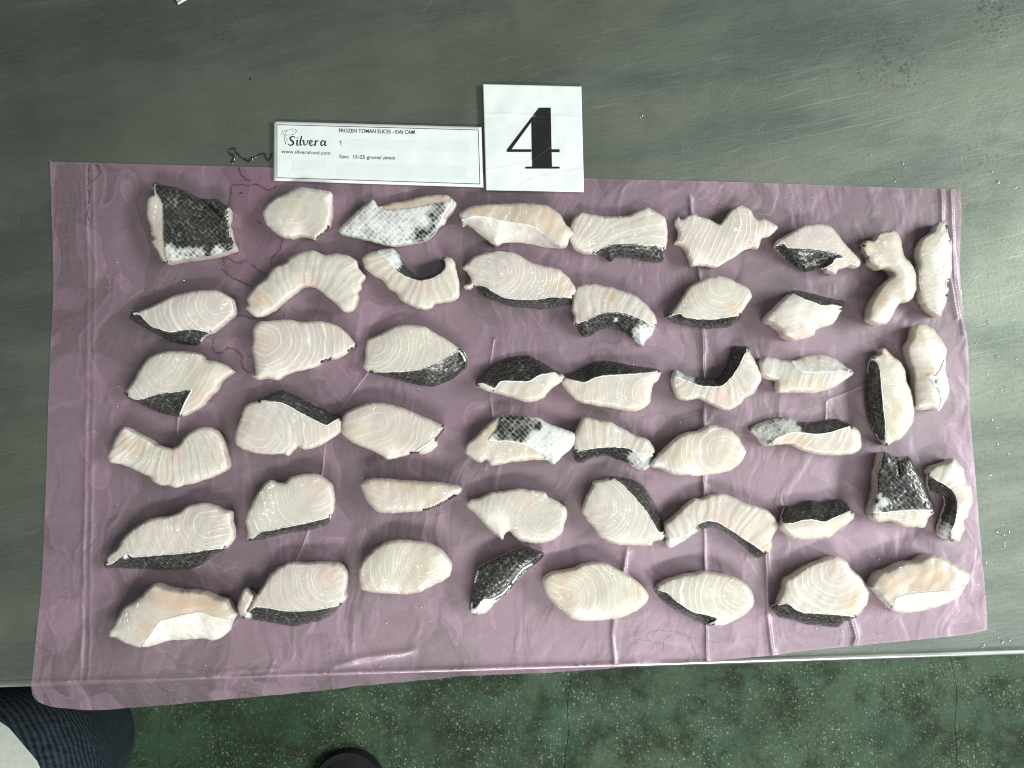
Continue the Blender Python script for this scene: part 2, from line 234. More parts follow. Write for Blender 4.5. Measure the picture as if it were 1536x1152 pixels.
S('C2', [(170,810),(220,780),(260,700),(280,620),(350,580),(420,530),(520,490),(600,460),(660,452),(720,490),(750,540),(820,600),(870,670),(890,720),(870,790),(830,850),(790,890),(700,930),(650,965),(560,955),(440,945),(330,915),(230,890),(185,850)], 13,
  [('k', [(178,806),(220,800),(300,790),(350,830),(420,855),(520,860),(640,868),(775,886),(698,924),(648,958),(560,949),(440,939),(332,909),(234,884),(191,847)], [])],
  ('U', 640, 560, 330, 56, .75), [(300,680,50,'y'),(760,800,90,'t'),(620,480,50,'p')], (),
  'pentagon shaped slice with dark bottom skin, second from right in bottom row')
S('C6', [(515,385),(540,330),(570,290),(640,265),(740,215),(850,200),(900,165),(960,155),(1030,170),(1090,205),(1160,245),(1215,285),(1222,340),(1180,400),(1150,455),(1050,510),(950,540),(820,570),(690,570),(650,545),(590,480),(540,420)], 17,
  [('w', [(680,505),(690,465),(800,435),(950,420),(1070,410),(1175,392),(1146,450),(1048,504),(948,534),(820,564),(694,564),(662,545)], [])],
  ('par', 800, 330, 20, 150, .15), [(650,370,70,'t'),(730,370,90,'t'),(850,320,120,'t'),(850,360,90,'t'),(1000,280,110,'t'),(1000,350,80,'t'),(690,420,50,'p')], (),
  'thick block slice with orange tan top and white front side, bottom right corner')
S('C3', [(108,750),(140,710),(180,640),(220,580),(290,540),(370,470),(430,412),(510,435),(600,455),(720,465),(800,480),(880,515),(955,535),(990,585),(1028,630),(1010,670),(1000,710),(985,750),(930,790),(870,818),(780,805),(640,815),(550,818),(470,845),(370,868),(290,860),(210,830),(160,800),(115,795)], 17,
  [('w', [(368,830),(420,760),(480,680),(600,645),(760,612),(850,640),(930,660),(994,685),(980,745),(926,784),(870,811),(780,799),(640,809),(550,812),(470,839),(374,861)], [])],
  ('par', 400, 600, 110, 140, .2), [(470,520,100,'t'),(600,560,110,'t'),(740,540,110,'t'),(850,570,90,'t'),(380,720,90,'t'),(930,600,60,'y')], (),
  'thick block slice with tan top and white lower face, bottom left corner')
S('C4', [(78,515),(100,440),(130,400),(205,445),(250,390),(300,310),(350,260),(440,212),(550,212),(680,205),(800,215),(855,265),(870,330),(855,420),(860,470),(820,520),(770,580),(690,625),(600,645),(500,668),(400,655),(290,635),(180,620),(115,610),(85,560)], 14,
  [('k', [(128,606),(200,525),(280,530),(400,550),(520,555),(650,545),(760,525),(820,514),(766,574),(688,619),(598,639),(500,661),(400,649),(290,629),(180,614)], [(160,590,30)])],
  ('U', 730, 330, 330, 44, .75), [(160,540,60,'p'),(200,500,60,'p'),(720,300,90,'p')], [[(205,445),(180,500),(150,560)]],
  'bottom row slice with grey scaled skin below and small flap at left')
S('B1', [(82,860),(95,800),(160,740),(220,680),(290,620),(335,585),(400,585),(500,595),(600,605),(700,655),(800,690),(880,725),(875,790),(850,830),(780,890),(725,943),(670,915),(560,915),(460,925),(360,940),(275,957),(240,915),(190,932),(140,905)], 13,
  [('S', [(337,592),(400,591),(500,601),(598,611),(697,661),(798,696),(872,728),(855,818),(776,884),(725,935),(650,880),(570,840),(500,800),(400,780),(252,770),(305,690)], [(400,660,130),(360,720,110),(500,670,110),(460,720,80),(600,665,45)])],
  None, [(240,690,80,'t'),(300,640,50,'t'),(480,850,80,'y'),(560,880,60,'t')], (),
  'central slice with diamond patterned grey scales fading into a bright white belly')
S('B1', [(870,740),(900,660),(935,605),(1000,608),(1060,625),(1140,640),(1190,670),(1250,700),(1310,735),(1390,755),(1430,800),(1455,850),(1440,900),(1415,960),(1370,988),(1310,970),(1240,930),(1160,900),(1090,880),(1000,900),(920,935),(875,910),(870,830)], 13,
  [('k', [(876,857),(940,835),(1040,820),(1150,812),(1260,825),(1340,860),(1436,882),(1411,955),(1370,981),(1312,964),(1242,924),(1162,894),(1090,874),(998,894),(918,928),(881,906)], [(1380,920,100),(1300,900,60),(1330,950,50)])],
  ('F', 1130, 1280, 0, 80, .7), [(1050,800,70,'p'),(960,640,50,'t')], (),
  'arched slice with ribbed top and dark to white skin, right of the white belly')
S('B2', [(650,955),(690,890),(760,820),(850,740),(920,710),(1000,695),(1070,660),(1150,670),(1230,695),(1280,740),(1325,810),(1338,860),(1300,930),(1230,985),(1120,1015),(990,1030),(910,1022),(820,1020),(730,980)], 15,
  (), ('U', 1160, 840, 20, 56, .75), [(700,910,40,'w'),(800,790,40,'w'),(900,725,40,'w'),(1200,860,100,'y'),(900,850,100,'y'),(950,990,80,'w')], (),
  'large teardrop slice without skin, touching an arched slice at its left tip')
S('A3', [(352,730),(380,700),(410,665),(480,630),(560,615),(620,610),(740,625),(830,680),(900,705),(990,722),(1060,745),(1120,800),(1180,890),(1160,930),(1145,985),(1060,1005),(960,1028),(850,1020),(700,1005),(600,970),(500,935),(440,870),(400,882),(365,870),(370,850),(410,830),(405,790),(385,755)], 13,
  [('k', [(446,856),(520,860),(580,900),(660,940),(760,952),(880,952),(1000,935),(1140,942),(1138,980),(1058,1000),(960,1022),(850,1014),(702,999),(602,964),(504,930)], [])],
  ('U', 600, 745, 190, 44, .95), [(1050,850,90,'t')], (),
  'slice with spiral white lines and long dark skin strip, below the tan block')

# ---------------------------------------------------------------- helpers
_c, _s = math.cos(TILT), math.sin(TILT)


def rays(p):
    p = np.asarray(p, float).reshape(-1, 2)
    dx = (p[:, 0] - 768) / F
    dy = -(p[:, 1] - 576) / F
    return np.stack([dx, dy * _c + _s, dy * _s - _c], 1)


def P(p, z):
    """points on the table (height z) that were traced at photo pixels p"""
    d = rays(p)
    t = (np.asarray(z) - CAM[2]) / d[:, 2]
    return CAM + d * t[:, None]


def P1(x, y, z):
    return P([(x, y)], z)[0]


def link(name, me, mat=None, parent=None, loc=None):
    o = bpy.data.objects.new(name, me)
    COL.objects.link(o)
    if mat is not None:
        me.materials.append(mat)
    if parent is not None:
        o.parent = parent
    if loc is not None:
        o.location = loc
    return o


def mesh(name, v, f, smooth=True):
    me = bpy.data.meshes.new(name)
    me.from_pydata([tuple(map(float, q)) for q in v], [], [tuple(map(int, q)) for q in f])
    if smooth:
        me.polygons.foreach_set('use_smooth', [True] * len(me.polygons))
    me.update()
    return me


def fattr(me, name, vals):
    a = me.attributes.new(name, 'FLOAT', 'POINT')
    a.data.foreach_set('value', np.asarray(vals, np.float32))


def cattr(me, name, vals):
    a = me.attributes.new(name, 'FLOAT_COLOR', 'POINT')
    v = np.ones((len(vals), 4), np.float32)
    v[:, :3] = vals
    a.data.foreach_set('color', v.ravel())


def empty(name, loc, label, cat, group=None):
    o = bpy.data.objects.new(name, None)
    COL.objects.link(o)
    o.location = loc
    o.empty_display_size = 0.02
    tag(o, label, cat, group)
    return o


def tag(o, label, cat, group=None):
    o['label'] = label
    o['category'] = cat
    if group:
        o['group'] = group


def closed_resample(p, step, ragged=0.0, seed=0):
    p = np.asarray(p, float)
    n = len(p)
    out = []
    for i in range(n):
        a, b, c, d = p[i - 1], p[i], p[(i + 1) % n], p[(i + 2) % n]
        L = np.linalg.norm(c - b)
        k = max(2, int(L / step * 2))
        t = np.linspace(0, 1, k, endpoint=False)[:, None]
        m0 = (c - a) * .38
        m1 = (d - b) * .38
        h = (2*t**3 - 3*t**2 + 1)*b + (t**3 - 2*t**2 + t)*m0 + (-2*t**3 + 3*t**2)*c + (t**3 - t**2)*m1
        out.append(h)
    q = np.concatenate(out)
    seg = np.linalg.norm(np.roll(q, -1, 0) - q, axis=1)
    cum = np.concatenate([[0], np.cumsum(seg)])
    m = max(8, int(cum[-1] / step))
    s = np.linspace(0, cum[-1], m, endpoint=False)
    qq = np.concatenate([q, q[:1]])
    r = np.stack([np.interp(s, cum, qq[:, 0]), np.interp(s, cum, qq[:, 1])], 1)
    if ragged:
        g = np.random.default_rng(seed)
        tn = np.roll(r, -1, 0) - np.roll(r, 1, 0)
        nn = np.stack([tn[:, 1], -tn[:, 0]], 1)
        nn /= np.linalg.norm(nn, axis=1)[:, None] + 1e-9
        a = g.normal(0, 1, m)
        a = (a + np.roll(a, 1) + np.roll(a, -1)) / 1.7
        b = g.normal(0, 1, m)
        for _ in range(5):
            b = (b + np.roll(b, 1) + np.roll(b, -1)) / 3
        r = r + nn * (a * .42 + b * .45)[:, None] * ragged
    return r


def inside(p, poly):
    x, y = p[:, 0], p[:, 1]
    r = np.zeros(len(p), bool)
    n = len(poly)
    j = n - 1
    for i in range(n):
        xi, yi = poly[i]
        xj, yj = poly[j]
        if yi != yj:
            c = ((yi > y) != (yj > y)) & (x < (xj - xi) * (y - yi) / (yj - yi) + xi)
            r ^= c
        j = i
    return r


def dseg(p, a, b):
    """distance of every p to the nearest of the segments a-b"""
    if len(a) == 0:
        return np.full(len(p), 1e6)
    best = np.full(len(p), 1e12)
    for i in range(len(a)):
        d = b[i] - a[i]
        L = d @ d + 1e-12
        t = np.clip(((p - a[i]) @ d) / L, 0, 1)
        q = p - a[i] - t[:, None] * d
        best = np.minimum(best, (q * q).sum(1))
    return np.sqrt(best)


def dpts(p, q):
    return np.sqrt(((p[:, None, :] - q[None]) ** 2).sum(2)).min(1) if len(q) else np.full(len(p), 1e6)


def soft(x, a, b):
    t = np.clip((x - a) / (b - a), 0, 1)
    return t * t * (3 - 2 * t)


def wob(p, sc, seed):
    """smooth noise from a few sines"""
    g = np.random.default_rng(seed)
    r = np.zeros(len(p))
    for k in range(6):
        a = g.uniform(0, 6.283)
        f = (0.6 + 1.1 * g.random()) / sc
        r += np.sin((p[:, 0] * math.cos(a) + p[:, 1] * math.sin(a)) * f * 6.283 + g.uniform(0, 6.283))
    return r / 6


# ---------------------------------------------------------------- materials
class N:
    def __init__(self, name):
        self.m = bpy.data.materials.new(name)
        self.m.use_nodes = True
        self.t = self.m.node_tree
        self.t.nodes.clear()
        self.out = self.n('ShaderNodeOutputMaterial')

    def n(self, typ, **kw):
        x = self.t.nodes.new(typ)
        for k, v in kw.items():
            if k in ('i',):
                for a, b in v.items():
                    self.put(x, a, b)
            else:
                setattr(x, k, v)
        return x

    def put(self, x, a, b):
        s = x.inputs[a]
        if hasattr(b, 'outputs'):
            self.t.links.new(b.outputs[0], s)
        elif isinstance(b, bpy.types.NodeSocket):
            self.t.links.new(b, s)
        else:
            s.default_value = b

    def mix(self, f, a, b, blend='MIX'):
        x = self.n('ShaderNodeMix', data_type='RGBA', blend_type=blend)
        for idx, v in ((0, f), (6, a), (7, b)):
            if isinstance(v, tuple) and len(v) == 3:
                v = v + (1,)
            self.put(x, idx, v)
        return x.outputs[2]

    def math(self, op, a, b=0.0, c=None, clamp=False):
        x = self.n('ShaderNodeMath', operation=op, use_clamp=clamp)
        self.put(x, 0, a)
        self.put(x, 1, b)
        if c is not None:
            self.put(x, 2, c)
        return x.outputs[0]

    def ramp(self, v, a, b, lo=0.0, hi=1.0):
        x = self.n('ShaderNodeMapRange', interpolation_type='SMOOTHSTEP')
        self.put(x, 0, v)
        for i, q in ((1, a), (2, b), (3, lo), (4, hi)):
            self.put(x, i, q)
        return x.outputs[0]

    def coord(self, rnd=False):
        tc = self.n('ShaderNodeTexCoord').outputs['Object']
        if rnd:
            oi = self.n('ShaderNodeObjectInfo').outputs['Random']
            v = self.n('ShaderNodeVectorMath', operation='ADD')
            self.put(v, 0, tc)
            cx = self.n('ShaderNodeCombineXYZ')
            self.put(cx, 0, self.math('MULTIPLY', oi, 17.0))
            self.put(cx, 1, self.math('MULTIPLY', oi, 31.0))
            self.put(v, 1, cx)
            return v.outputs[0]
        return tc

    def mapping(self, v, scale=(1, 1, 1), rot=(0, 0, 0), loc=(0, 0, 0)):
        x = self.n('ShaderNodeMapping')
        self.put(x, 0, v)
        if any(rot):              # turn first, then stretch
            x.vector_type = 'TEXTURE'
            scale = tuple(1.0 / q for q in scale)
        x.inputs['Rotation'].default_value = rot
        x.inputs['Scale'].default_value = scale
        if not any(rot):
            x.inputs['Location'].default_value = loc
        return x.outputs[0]

    def noise(self, v, scale, detail=3.0, rough=.55, out=0, dist=0.0):
        x = self.n('ShaderNodeTexNoise')
        self.put(x, 'Vector', v)
        x.inputs['Scale'].default_value = scale
        x.inputs['Detail'].default_value = detail
        x.inputs['Roughness'].default_value = rough
        x.inputs['Distortion'].default_value = dist
        return x.outputs[out]

    def voro(self, v, scale, rand=1.0, feature='F1', out='Distance'):
        x = self.n('ShaderNodeTexVoronoi', feature=feature)
        self.put(x, 'Vector', v)
        x.inputs['Scale'].default_value = scale
        x.inputs['Randomness'].default_value = rand
        return x.outputs[out]

    def attr(self, name, out='Fac'):
        return self.n('ShaderNodeAttribute', attribute_name=name).outputs[out]

    def bump(self, h, strength, dist, normal=None):
        x = self.n('ShaderNodeBump')
        x.inputs['Strength'].default_value = strength
        x.inputs['Distance'].default_value = dist
        self.put(x, 'Height', h)
        if normal is not None:
            self.put(x, 'Normal', normal)
        return x.outputs[0]

    def principled(self, **kw):
        x = self.n('ShaderNodeBsdfPrincipled')
        for k, v in kw.items():
            k = k.replace('_', ' ')
            if isinstance(v, tuple) and len(v) == 3 and k in ('Base Color', 'Specular Tint', 'Coat Tint'):
                v = v + (1,)
            self.put(x, k, v)
        return x

    def done(self, s):
        self.t.links.new(s.outputs[0] if hasattr(s, 'outputs') else s, self.out.inputs[0])
        return self.m


def mat_flesh():
    m = N('fish_flesh')
    co = m.coord(True)
    tint = m.attr('tint', 'Color')
    s = m.attr('lines')
    st = m.attr('line_strength')
    n1 = m.noise(co, 130, 2)
    jit = m.math('MULTIPLY', m.math('SUBTRACT', n1, .5), .26)
    sj = m.math('ADD', s, jit)
    fr = m.math('FRACT', sj)
    tri = m.math('ABSOLUTE', m.math('SUBTRACT', fr, .5))
    wv = m.ramp(m.noise(co, 90, 2), .3, .7, .055, .13)
    line = m.ramp(tri, .0, wv, 1.0, 0.0)
    halo = m.ramp(tri, .0, .5, 1.0, 0.0)
    fade = m.ramp(m.noise(co, 42, 3), .38, .62)
    lf = m.math('MULTIPLY', m.math('MULTIPLY', line, st), m.math('ADD', m.math('MULTIPLY', fade, .7), .3))
    # faint second set of seams between the strong ones
    fr2 = m.math('ABSOLUTE', m.math('SUBTRACT', m.math('FRACT', m.math('MULTIPLY', sj, 3.0)), .5))
    l2 = m.math('MULTIPLY', m.math('MULTIPLY', m.ramp(fr2, 0, .22, 1, 0), st), m.ramp(m.noise(co, 60, 2), .45, .65, 0, .22))
    blot = m.noise(co, 45, 2)
    grain = m.noise(co, 1100, 2, .7)
    c = m.mix(m.ramp(blot, .35, .7), tint, m.mix(.4, tint, (.74, .68, .60)))
    c = m.mix(m.ramp(m.noise(co, 26, 2), .5, .75, 0, .22), c, (.68, .50, .42))
    c = m.mix(m.ramp(m.noise(co, 22, 1), .5, .75, 0, .28), c, (.48, .46, .41))
    c = m.mix(m.math('MULTIPLY', m.math('MULTIPLY', halo, st), .14), c, (.86, .80, .72))
    c = m.mix(m.math('MULTIPLY', m.math('ADD', lf, l2, clamp=True), .72), c, (.95, .93, .88))
    c = m.mix(m.ramp(grain, .42, .62, 0, .08), c, m.mix(.5, c, (.40, .35, .30)))
    fibre = m.noise(m.mapping(co, (1, 1, .3)), 800, 3, .65)
    lump = m.noise(co, 190, 3, .6)
    b1 = m.bump(lf, .30, .0005)
    b2 = m.bump(lump, .18, .0014, b1)
    b3 = m.bump(fibre, .18, .0005, b2)
    wet = m.ramp(m.noise(co, 120, 3), .38, .66, .40, .20)
    p = m.principled(Base_Color=c, Roughness=wet, Normal=b3, Subsurface_Weight=.55, Subsurface_Radius=(1.0, .52, .34),
                     Subsurface_Scale=.0022, Specular_IOR_Level=.5, Coat_Weight=m.ramp(m.noise(co, 45, 2), .46, .68, .10, 1.0), Coat_Roughness=.14, Coat_IOR=1.6)
    drops = m.noise(co, 200, 1.0, .5)
    b4 = m.bump(m.math('POWER', drops, 2.0), 1.0, .011, b1)
    m.put(p, 'Coat Normal', b4)
    return m.done(p)


def mat_skin():
    m = N('scaled_skin')
    co = m.coord(True)
    wh = m.attr('white')
    rim = m.attr('rim')
    cr = m.mapping(co, (1, .72, 1), (0, 0, .8))
    cell = m.voro(cr, 400, .30)
    fine = m.noise(m.mapping(co, (1, .45, 1), (0, 0, .8)), 620, 3, .65)
    big = m.noise(co, 110, 3)
    edge = m.ramp(cell, .28, .66)
    dark = m.mix(edge, m.mix(big, (.008, .008, .0075), (.024, .0235, .020)), (.046, .046, .042))
    dark = m.mix(m.ramp(fine, .55, .70), dark, (.20, .20, .19))  # grey glints of the wet scales painted in as speckle
    dark = m.mix(m.ramp(big, .55, .8, 0, .5), dark, (.085, .08, .06))
    grey = m.mix(m.ramp(fine, .4, .7), (.30, .31, .29), (.20, .205, .19))
    white = m.mix(m.ramp(fine, .45, .7), (.76, .78, .75), (.62, .64, .61))
    # scales fade out one by one from dark to white
    k = m.math('ADD', wh, m.math('MULTIPLY', m.math('SUBTRACT', cell, .40), .62))
    k = m.math('ADD', k, m.math('MULTIPLY', m.math('SUBTRACT', big, .5), .8))
    c = m.mix(m.ramp(k, .22, .52), dark, grey)
    c = m.mix(m.ramp(k, .36, .90), c, white)
    rf = m.math('ADD', rim, m.math('MULTIPLY', m.math('SUBTRACT', fine, .5), 2.6))
    c = m.mix(m.ramp(rf, .5, 2.0, 1, 0), c, (.88, .87, .82))
    b = m.bump(m.math('SUBTRACT', 1.0, cell), .38, .0007)
    b = m.bump(fine, .30, .0005, b)
    ro = m.ramp(m.noise(co, 300, 2), .35, .7, .22, .5)
    p = m.principled(Base_Color=c, Roughness=ro, Normal=b, Specular_IOR_Level=.5, Coat_Weight=.3, Coat_Roughness=.12)
    m.put(p, 'Coat Normal', b)
    return m.done(p)


def mat_membrane():
    m = N('white_membrane')
    co = m.coord(True)
    st = m.noise(m.mapping(co, (1, .35, 1), (0, 0, .5)), 260, 4, .6)
    c = m.mix(m.ramp(st, .35, .7), (.84, .81, .75), (.72, .68, .60))
    b = m.bump(st, .6, .0012)
    p = m.principled(Base_Color=c, Roughness=.24, Normal=b, Subsurface_Weight=.25, Subsurface_Radius=(1, .7, .5),
                     Subsurface_Scale=.003, Coat_Weight=.5, Coat_Roughness=.1)
    m.put(p, 'Coat Normal', b)
    return m.done(p)


def mat_steel():
    m = N('worn_steel')
    co = m.coord()
    s1 = m.noise(m.mapping(co, (14, 240, 1), (0, 0, .32)), 1.6, 4, .7)
    s2 = m.noise(m.mapping(co, (9, 420, 1), (0, 0, .95)), 1.3, 3, .7)
    s3 = m.noise(m.mapping(co, (300, 12, 1), (0, 0, .08)), 1.4, 3, .7)
    s4 = m.noise(m.mapping(co, (5, 600, 1), (0, 0, .22)), 1.2, 2, .6)
    s5 = m.noise(m.mapping(co, (60, 600, 1), (0, 0, .15)), 1.2, 3, .6)
    big = m.noise(co, 5, 4, .55)
    smear = m.noise(m.mapping(co, (3, 12, 1), (0, 0, .15)), 1.5, 4, .6)
    mid = m.noise(co, 26, 4, .6)
    fine = m.noise(co, 420, 3, .7)
    c = m.mix(m.ramp(big, .3, .7), (.15, .172, .142), (.205, .232, .194))
    c = m.mix(m.ramp(smear, .45, .62, 0, .55), c, (.105, .125, .118))
    c = m.mix(m.ramp(smear, .52, .34, 0, .4), c, (.215, .23, .18))
    c = m.mix(m.ramp(mid, .55, .75, 0, .25), c, (.11, .12, .095))
    c = m.mix(m.ramp(s5, .42, .62, 0, .14), c, (.28, .32, .27))
    c = m.mix(m.ramp(fine, .55, .7, 0, .25), c, (.10, .11, .09))
    scr = m.math('MAXIMUM', m.math('MAXIMUM', m.ramp(s1, .60, .72), m.ramp(s2, .64, .74)), m.math('MAXIMUM', m.ramp(s3, .66, .76), m.ramp(s4, .63, .70)))
    patchy = m.ramp(m.noise(co, 8, 3), .40, .62, .15, 1)
    c = m.mix(m.math('MULTIPLY', m.math('MULTIPLY', scr, patchy), .32), c, (.42, .47, .42))
    # speckled grime stains
    pit = m.voro(co, 260, 1)
    for (x, y, r, a) in STAINS:
        q = P1(x, y, TZ) - STEEL_OFF
        d = m.n('ShaderNodeVectorMath', operation='DISTANCE')
        m.put(d, 0, co)
        d.inputs[1].default_value = tuple(q)
        zone = m.ramp(m.math('ADD', d.outputs['Value'], m.math('MULTIPLY', m.math('SUBTRACT', m.noise(co, 70, 3), .5), .03)), r * .2, r, a, 0)
        spk = m.math('ADD', m.math('MULTIPLY', m.ramp(pit, .16, .34, 1, 0), .75), m.ramp(m.noise(co, 150, 4, .7), .5, .66, 0, .6), clamp=True)
        c = m.mix(m.math('MULTIPLY', zone, spk), c, (.05, .045, .032))
    dots = m.ramp(m.voro(co, 55, 1), .035, .055, 1, 0)
    c = m.mix(m.math('MULTIPLY', dots, m.ramp(m.noise(co, 20, 2), .5, .6)), c, (.05, .05, .04))
    b = m.bump(m.math('ADD', m.math('ADD', s1, s2), m.math('ADD', s3, s5)), .12, .0006)
    b = m.bump(fine, .14, .0004, b)
    b = m.bump(m.noise(co, 14, 3), .10, .010, b)
    ro = m.math('ADD', m.ramp(m.noise(co, 12, 3), .3, .7, .54, .68), m.math('MULTIPLY', m.math('SUBTRACT', fine, .5), .16))
    p = m.principled(Base_Color=c, Metallic=.88, Roughness=ro, Normal=b)
    return m.done(p)


def mat_film():
    m = N('pink_plastic_film')
    co = m.coord()
    wv = m.n('ShaderNodeVectorMath', operation='ADD')
    m.put(wv, 0, co)
    dd = m.n('ShaderNodeVectorMath', operation='SCALE')
    m.put(dd, 0, m.noise(co, 7, 3, out=1))
    dd.inputs[3].default_value = .10
    m.put(wv, 1, dd)
    # pockets of air lift the film off the steel in rounded patches
    def patch(scale, loc, sx, sy, lo, amt):
        n_ = m.noise(m.mapping(wv.outputs[0], (sx, sy, 1), loc=loc), scale, 2.0, .45)
        rim_ = m.math('SUBTRACT', m.ramp(n_, lo - .012, lo, 0, 1), m.ramp(n_, lo, lo + .02, 0, 1))
        return m.math('ADD', m.ramp(n_, lo - .004, lo + .004, 0, amt * .6), m.ramp(n_, lo, lo + .05, 0, amt * .4)), rim_
    a1, r1 = patch(8.0, (0, 0, 0), 1, 1.5, .52, .6)
    a2, r2 = patch(11, (3, 1, 0), 2.4, .8, .55, .55)
    a3, r3 = patch(20, (7, 4, 0), 1.6, 1, .60, .45)
    pocket = m.math('ADD', m.math('MAXIMUM', a1, a2), a3, clamp=True)
    rimc = m.math('MAXIMUM', r2, r3)
    spots = m.math('MULTIPLY', m.ramp(m.voro(co, 60, 1), .10, .25, 1, 0), m.ramp(m.noise(co, 9, 2), .48, .6))
    fine = m.noise(co, 480, 3, .7)
    dust = m.ramp(m.noise(co, 900, 2, .7), .64, .72)
    sc1 = m.ramp(m.noise(m.mapping(co, (14, 420, 1), (0, 0, .25)), 1.5, 3, .7), .58, .72)
    sc2 = m.ramp(m.noise(m.mapping(co, (12, 380, 1), (0, 0, -.5)), 1.5, 3, .7), .60, .74)
    scr = m.math('MAXIMUM', sc1, sc2)
    fac = m.math('ADD', .20, m.math('MULTIPLY', pocket, .14))
    fac = m.math('ADD', fac, m.math('MULTIPLY', scr, .10))
    fac = m.math('ADD', fac, m.math('MULTIPLY', rimc, .10))
    fac = m.math('ADD', fac, m.math('MULTIPLY', spots, .05))
    fac = m.math('ADD', fac, m.math('MULTIPLY', dust, .10))
    fac = m.math('ADD', fac, m.math('MULTIPLY', m.math('SUBTRACT', fine, .5), .16), clamp=True)
    c = m.mix(pocket, (.46, .295, .38), (.58, .345, .48))
    c = m.mix(m.math('MULTIPLY', scr, .4), c, (.50, .42, .46))
    wr = m.math('ABSOLUTE', m.math('SUBTRACT', m.noise(m.mapping(wv.outputs[0], (2.2, 1, 1)), 14, 3, .5), .5))
    b = m.bump(m.ramp(wr, 0, .10, 1, 0), .30, .0012)
    b = m.bump(m.noise(co, 30, 3), .30, .002, b)
    b = m.bump(fine, .12, .0003, b)
    ro = m.ramp(m.noise(co, 40, 3), .3, .7, .18, .38)
    p = m.principled(Base_Color=c, Roughness=ro, Normal=b, Specular_IOR_Level=.6, Coat_Weight=.5, Coat_Roughness=.07)
    tr = m.n('ShaderNodeBsdfTransparent')
    tr.inputs[0].default_value = (.83, .72, .775, 1)
    ms = m.n('ShaderNodeMixShader')
    m.put(ms, 0, fac)
    m.t.links.new(tr.outputs[0], ms.inputs[1])
    m.t.links.new(p.outputs[0], ms.inputs[2])
    # broad hazy sheen of the scuffed plastic
    gl = m.n('ShaderNodeBsdfGlossy')
    gl.inputs['Roughness'].default_value = .55
    gl.inputs['Color'].default_value = (.98, .84, .95, 1)
    m.put(gl, 'Normal', b)
    m2 = m.n('ShaderNodeMixShader')
    m.put(m2, 0, m.math('ADD', .11, m.math('MULTIPLY', pocket, .05)))
    m.t.links.new(ms.outputs[0], m2.inputs[1])
    m.t.links.new(gl.outputs[0], m2.inputs[2])
    return m.done(m2)


def mat_clear(name, tint, gloss, rough=.08, col=(1, 1, 1)):
    m = N(name)
    tr = m.n('ShaderNodeBsdfTransparent')
    tr.inputs[0].default_value = tint + (1,)
    g = m.n('ShaderNodeBsdfGlossy')
    g.inputs['Roughness'].default_value = rough
    g.inputs['Color'].default_value = col + (1,)
    fr = m.n('ShaderNodeLayerWeight')
    fr.inputs[0].default_value = .5
    f4 = m.math('ADD', m.math('MULTIPLY', m.math('POWER', fr.outputs['Facing'], 4.0), .55), .045)
    ms = m.n('ShaderNodeMixShader')
    m.put(ms, 0, m.math('MULTIPLY', f4, gloss, clamp=True))
    m.t.links.new(tr.outputs[0], ms.inputs[1])
    m.t.links.new(g.outputs[0], ms.inputs[2])
    return m.done(ms)


def mat_paper():
    m = N('laminated_paper')
    co = m.coord()
    a = m.noise(co, 90, 4, .6)
    c = m.mix(m.ramp(a, .35, .7), (.86, .90, .88), (.81, .86, .84))
    b = m.bump(m.noise(co, 60, 3), .12, .002)
    p = m.principled(Base_Color=c, Roughness=.45, Normal=b, Coat_Weight=.5, Coat_Roughness=.12)
    m.put(p, 'Coat Normal', b)
    return m.done(p)


def mat_plain(name, col, rough=.5, noise=0, scale=50, metallic=0.0):
    m = N(name)
    c = col + (1,)
    if noise:
        c = m.mix(m.ramp(m.noise(m.coord(), scale, 4), .3, .7), tuple(q * (1 - noise) for q in col), tuple(min(1, q * (1 + noise)) for q in col))
    return m.done(m.principled(Base_Color=c, Roughness=rough, Metallic=metallic))


def mat_floor():
    m = N('green_terrazzo')
    co = m.coord()
    big = m.noise(co, 4.5, 5, .65)
    mid = m.noise(co, 16, 5, .7)
    c = m.mix(m.ramp(big, .35, .65), (.022, .044, .022), (.056, .100, .056))
    c = m.mix(m.ramp(mid, .46, .64, 0, .75), c, (.022, .027, .014))
    c = m.mix(m.ramp(m.noise(m.mapping(co, loc=(5, 2, 0)), 9, 5, .65), .50, .74, 0, .7), c, (.042, .115, .078))
    c = m.mix(m.ramp(m.noise(co, 60, 4, .7), .52, .70, 0, .5), c, (.085, .11, .075))
    dens = m.ramp(m.noise(co, 11, 3), .35, .65, .25, 1)
    for (sc, lim, colr, am) in ((190, .22, (.26, .32, .23), .55), (120, .13, (.36, .41, .31), .7), (140, .17, (.010, .012, .008), .75), (320, .26, (.17, .22, .15), .5)):
        v = m.n('ShaderNodeTexVoronoi')
        m.put(v, 'Vector', m.mapping(co, loc=(sc, 0, 0)))
        v.inputs['Scale'].default_value = sc
        pick = m.n('ShaderNodeSeparateColor')
        m.put(pick, 0, v.outputs['Color'])
        on = m.ramp(pick.outputs[0], .45, .75)
        chip = m.math('MULTIPLY', m.ramp(m.math('ADD', v.outputs['Distance'], m.math('MULTIPLY', m.math('SUBTRACT', pick.outputs[1], .5), .12)), lim, lim * 1.8, 1, 0), on)
        c = m.mix(m.math('MULTIPLY', m.math('MULTIPLY', chip, dens), am), c, colr)
    ro = m.ramp(mid, .3, .7, .45, .8)
    p = m.principled(Base_Color=c, Roughness=ro, Specular_IOR_Level=.25, Normal=m.bump(m.noise(co, 120, 3), .15, .002))
    return m.done(p)


